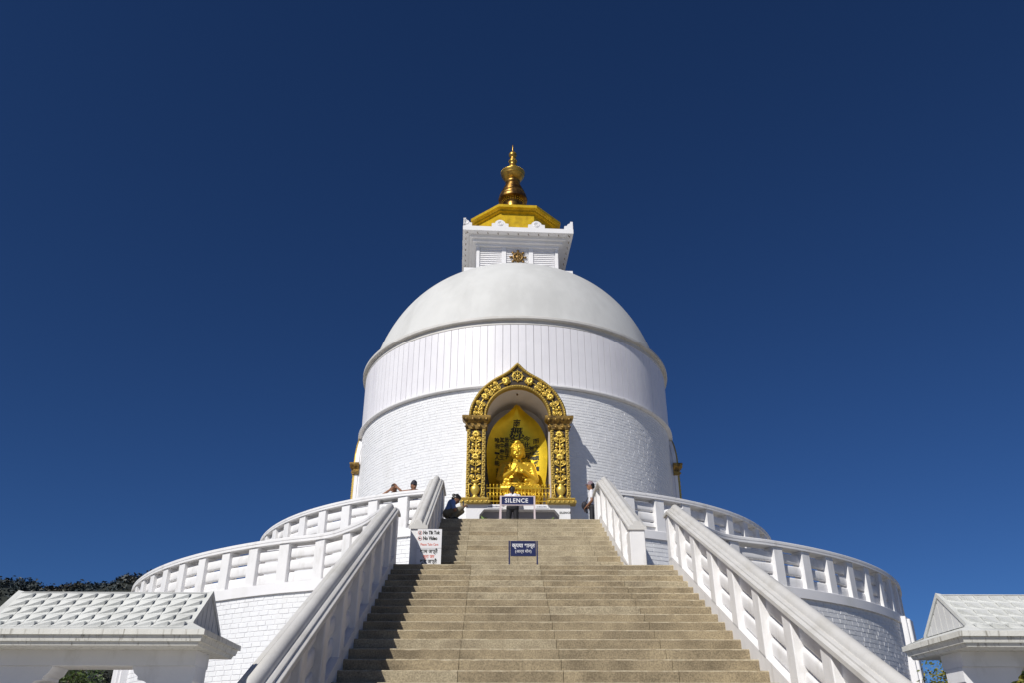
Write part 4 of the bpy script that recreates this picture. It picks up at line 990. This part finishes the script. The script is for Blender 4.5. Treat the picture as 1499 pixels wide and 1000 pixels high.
# ------------------------------------------------------------------ roofed gate panels flanking the stairs
def gazebo(s, label):
    cx, cy = s * 3.985, -21.46; t = empty('roofed_gate', (cx, cy, GZ), label, 'gate', 'roofed gates beside the stairs')
    zr, zg, ze = 1.335, 1.025, .958; gx, ex, gy, ey = .835, .985, .375, .525
    B_ = lambda mb, *a: mb.box(cx + a[0], cx + a[1], cy + a[2], cy + a[3], a[4], a[5])
    rf = MB()
    for q in (-1, 1):
        rf.add([(cx - gx, cy, zr), (cx + gx, cy, zr), (cx + gx, cy + q * gy, zg), (cx - gx, cy + q * gy, zg)], [(0, 1, 2, 3)])
        rf.add([(cx - gx, cy + q * gy, zg), (cx + gx, cy + q * gy, zg), (cx + ex, cy + q * ey, ze), (cx - ex, cy + q * ey, ze)], [(0, 1, 2, 3)])
        rf.add([(cx + q * (gx - .04), cy - gy, zg), (cx + q * (gx - .04), cy + gy, zg), (cx + q * ex, cy + ey, ze), (cx + q * ex, cy - ey, ze)], [(0, 1, 2, 3)])
        # raking edge
        for r_ in (-1, 1):
            rf.loft([[(cx + q * (gx - .05), cy, zr + .002), (cx + q * gx, cy, zr + .012), (cx + q * gx, cy, zr - .03), (cx + q * (gx - .05), cy, zr - .03)],
                     [(cx + q * (gx - .05), cy + r_ * gy, zg + .002), (cx + q * gx, cy + r_ * gy, zg + .012), (cx + q * gx, cy + r_ * gy, zg - .03), (cx + q * (gx - .05), cy + r_ * gy, zg - .03)]])
    rf.add([(cx - gx, cy, zr + .0), (cx + gx, cy, zr + .0), (cx + gx, cy - .02, zr - .01), (cx - gx, cy - .02, zr - .01)], [(0, 1, 2, 3)])
    roof = rf.build('roof', M['roofw'], t)
    # lapped roof tiles, each a folded plate
    NC, NR = 12, 5; a0 = .79; tw = 2 * a0 / NC; sl = math.hypot(gy, zr - zg); th_ = sl * .93 / 4; ang2 = math.atan2(zg - ze, ey - gy); ang = math.atan2(zr - zg, gy)
    def tile(mir):
        v = [(0, 0, 0), (1, 0, 0), (1, .42, 0), (1, .50, .030), (1, 1, .008), (0, 1, .0), (0.03, .10, .0)]
        v = [((1 - x if mir else x) * tw * .985 - tw / 2, y * th_ * .99, z + .002) for x, y, z in v]
        mb = MB(); mb.add(v, [(0, 1, 2, 6), (6, 2, 3), (6, 3, 5), (3, 4, 5), (2, 4, 3)]); return mb.mesh('roof_tile', M['roofw'], False, False)[0]
    tm = {1: tile(s > 0), -1: tile(s < 0)}
    for q in (-1, 1):
        for r_ in range(NR):
            for k in range(NC):
                x = cx + (-a0 + (k + .5) * tw)
                if r_ == 0: yy, zz, an = gy + .122 * math.cos(ang2), zg - .122 * math.sin(ang2), ang2
                else: d = sl * .0 + (r_ - 1) * th_; yy, zz, an = gy - d * math.cos(ang), zg + d * math.sin(ang), ang
                link('roof_tile', tm[1 if q < 0 else -1], roof, (x, cy + q * yy, zz), (an, 0, 0 if q < 0 else PI))
    for q in (-1, 1):                          # boarded gable triangles
        gb = MB(); gb.add([(cx + q * (gx - .030), cy - gy * .93, zg - .004), (cx + q * (gx - .030), cy + gy * .93, zg - .004), (cx + q * (gx - .030), cy, zr - .025)], [(0, 1, 2)]); gb.build('gable', M['gboard'], t)
        for k in range(7):
            y0 = -gy * .9 + k * (gy * 1.8 / 7); y1 = y0 + gy * 1.8 / 7 - .012; zt = lambda y: zg + (zr - .03 - zg) * (1 - abs(y) / (gy * .93))
            bb = MB(); X0, X1 = cx + q * (gx - .029), cx + q * (gx - .012)
            ym = [y0, y1] if y0 * y1 > 0 else [y0, 0, y1]
            pr_ = [(y0, zg - .002)] + [(y1, zg - .002)] + [(y, max(zg, zt(y))) for y in ym[::-1]]
            bb.loft([[(X, cy + y, z) for y, z in pr_] for X in (X0, X1)]); bb.build('board', M['gboard'], t)
    ev = MB()
    for o, z0, z1 in ((0, .918, ze + .001), (.03, .872, .920), (.055, .842, .874)):
        a, b = ex - o, ey - o; ev.loft([[(cx - a, cy - b, z0), (cx + a, cy - b, z0), (cx + a, cy + b, z0), (cx - a, cy + b, z0)], [(cx - a - (.012 if o else 0), cy - b - (.012 if o else 0), z1), (cx + a + (.012 if o else 0), cy - b - (.012 if o else 0), z1), (cx + a + (.012 if o else 0), cy + b + (.012 if o else 0), z1), (cx - a - (.012 if o else 0), cy + b + (.012 if o else 0), z1)]])
    ev.build('eaves', M['fascia'], t)
    bm_ = MB(); B_(bm_, -.83, .83, -.17, .17, .725, .846); bm_.build('beam', M['rail'], t)
    for q in (-1, 1):
        x0 = q * .64; c_ = MB(); hw = .135
        def prof(sg):     # half column outline with a curved corbel, from the ground up
            return [(sg * hw, GZ), (sg * hw, .50), (sg * (hw + .006), .545), (sg * (hw + .03), .585), (sg * (hw + .07), .612), (sg * (hw + .125), .622), (sg * (hw + .125), .645), (sg * (hw + .16), .672), (sg * (hw + .185), .724)]
        L_, R_ = prof(-1), prof(1)
        if q > 0: R_ = [(min(x, .185), z) if False else (x if x < .19 else .19, z) for x, z in R_]
        else: L_ = [(x if x > -.19 else -.19, z) for x, z in L_]
        ring = L_[::-1][::-1] + R_[::-1]
        c_.loft([[(cx + x0 + x, cy + y, z) for x, z in ring] for y in (-.14, .14)]); c_.build('column', M['rail'], t, 35)
    pn = MB(); B_(pn, -.51, .51, -.05, .05, GZ, .565); pn.build('panel', M['rail'], t)
    return t
gazebo(-1, 'small roofed white gate on the wooded ridge side, its gable end in shade')
gazebo(1, 'small roofed white gate beside the sunlit balustrade, its gable end in the sun')

# ------------------------------------------------------------------ trees and shrubs beyond the gates
TR = [(-9.1, -11.6, 4.0, 1.15, 'leaf', 31, 'dense green tree seen under the roof of the shaded gate'), (-10.6, -11.3, 4.0, 1.25, 'leaf', 32, 'broad green tree behind the column of the shaded gate'),
      (-12.6, -11.0, 3.9, 1.4, 'leaf', 33, 'rounded green tree farthest out beyond the shaded gate'),
      (8.95, -11.2, 4.4, 1.2, 'leaf_y', 35, 'yellowing tree between the grey terrace wall and the sunlit gate'), (10.1, -11.5, 4.1, 1.2, 'leaf', 36, 'dark green tree under the roof of the sunlit gate'),
      (11.9, -11.6, 4.1, 1.4, 'leaf', 37, 'dark green tree behind the far column of the sunlit gate')]
for x, y, h, r_, lf, sd_, lab in TR:
    tree('garden_tree', (x, y, GZ), h, r_, lab, 'garden trees', M[lf], 20000, .042, .09, sd_, crown_h=h * .5, lobes=22)
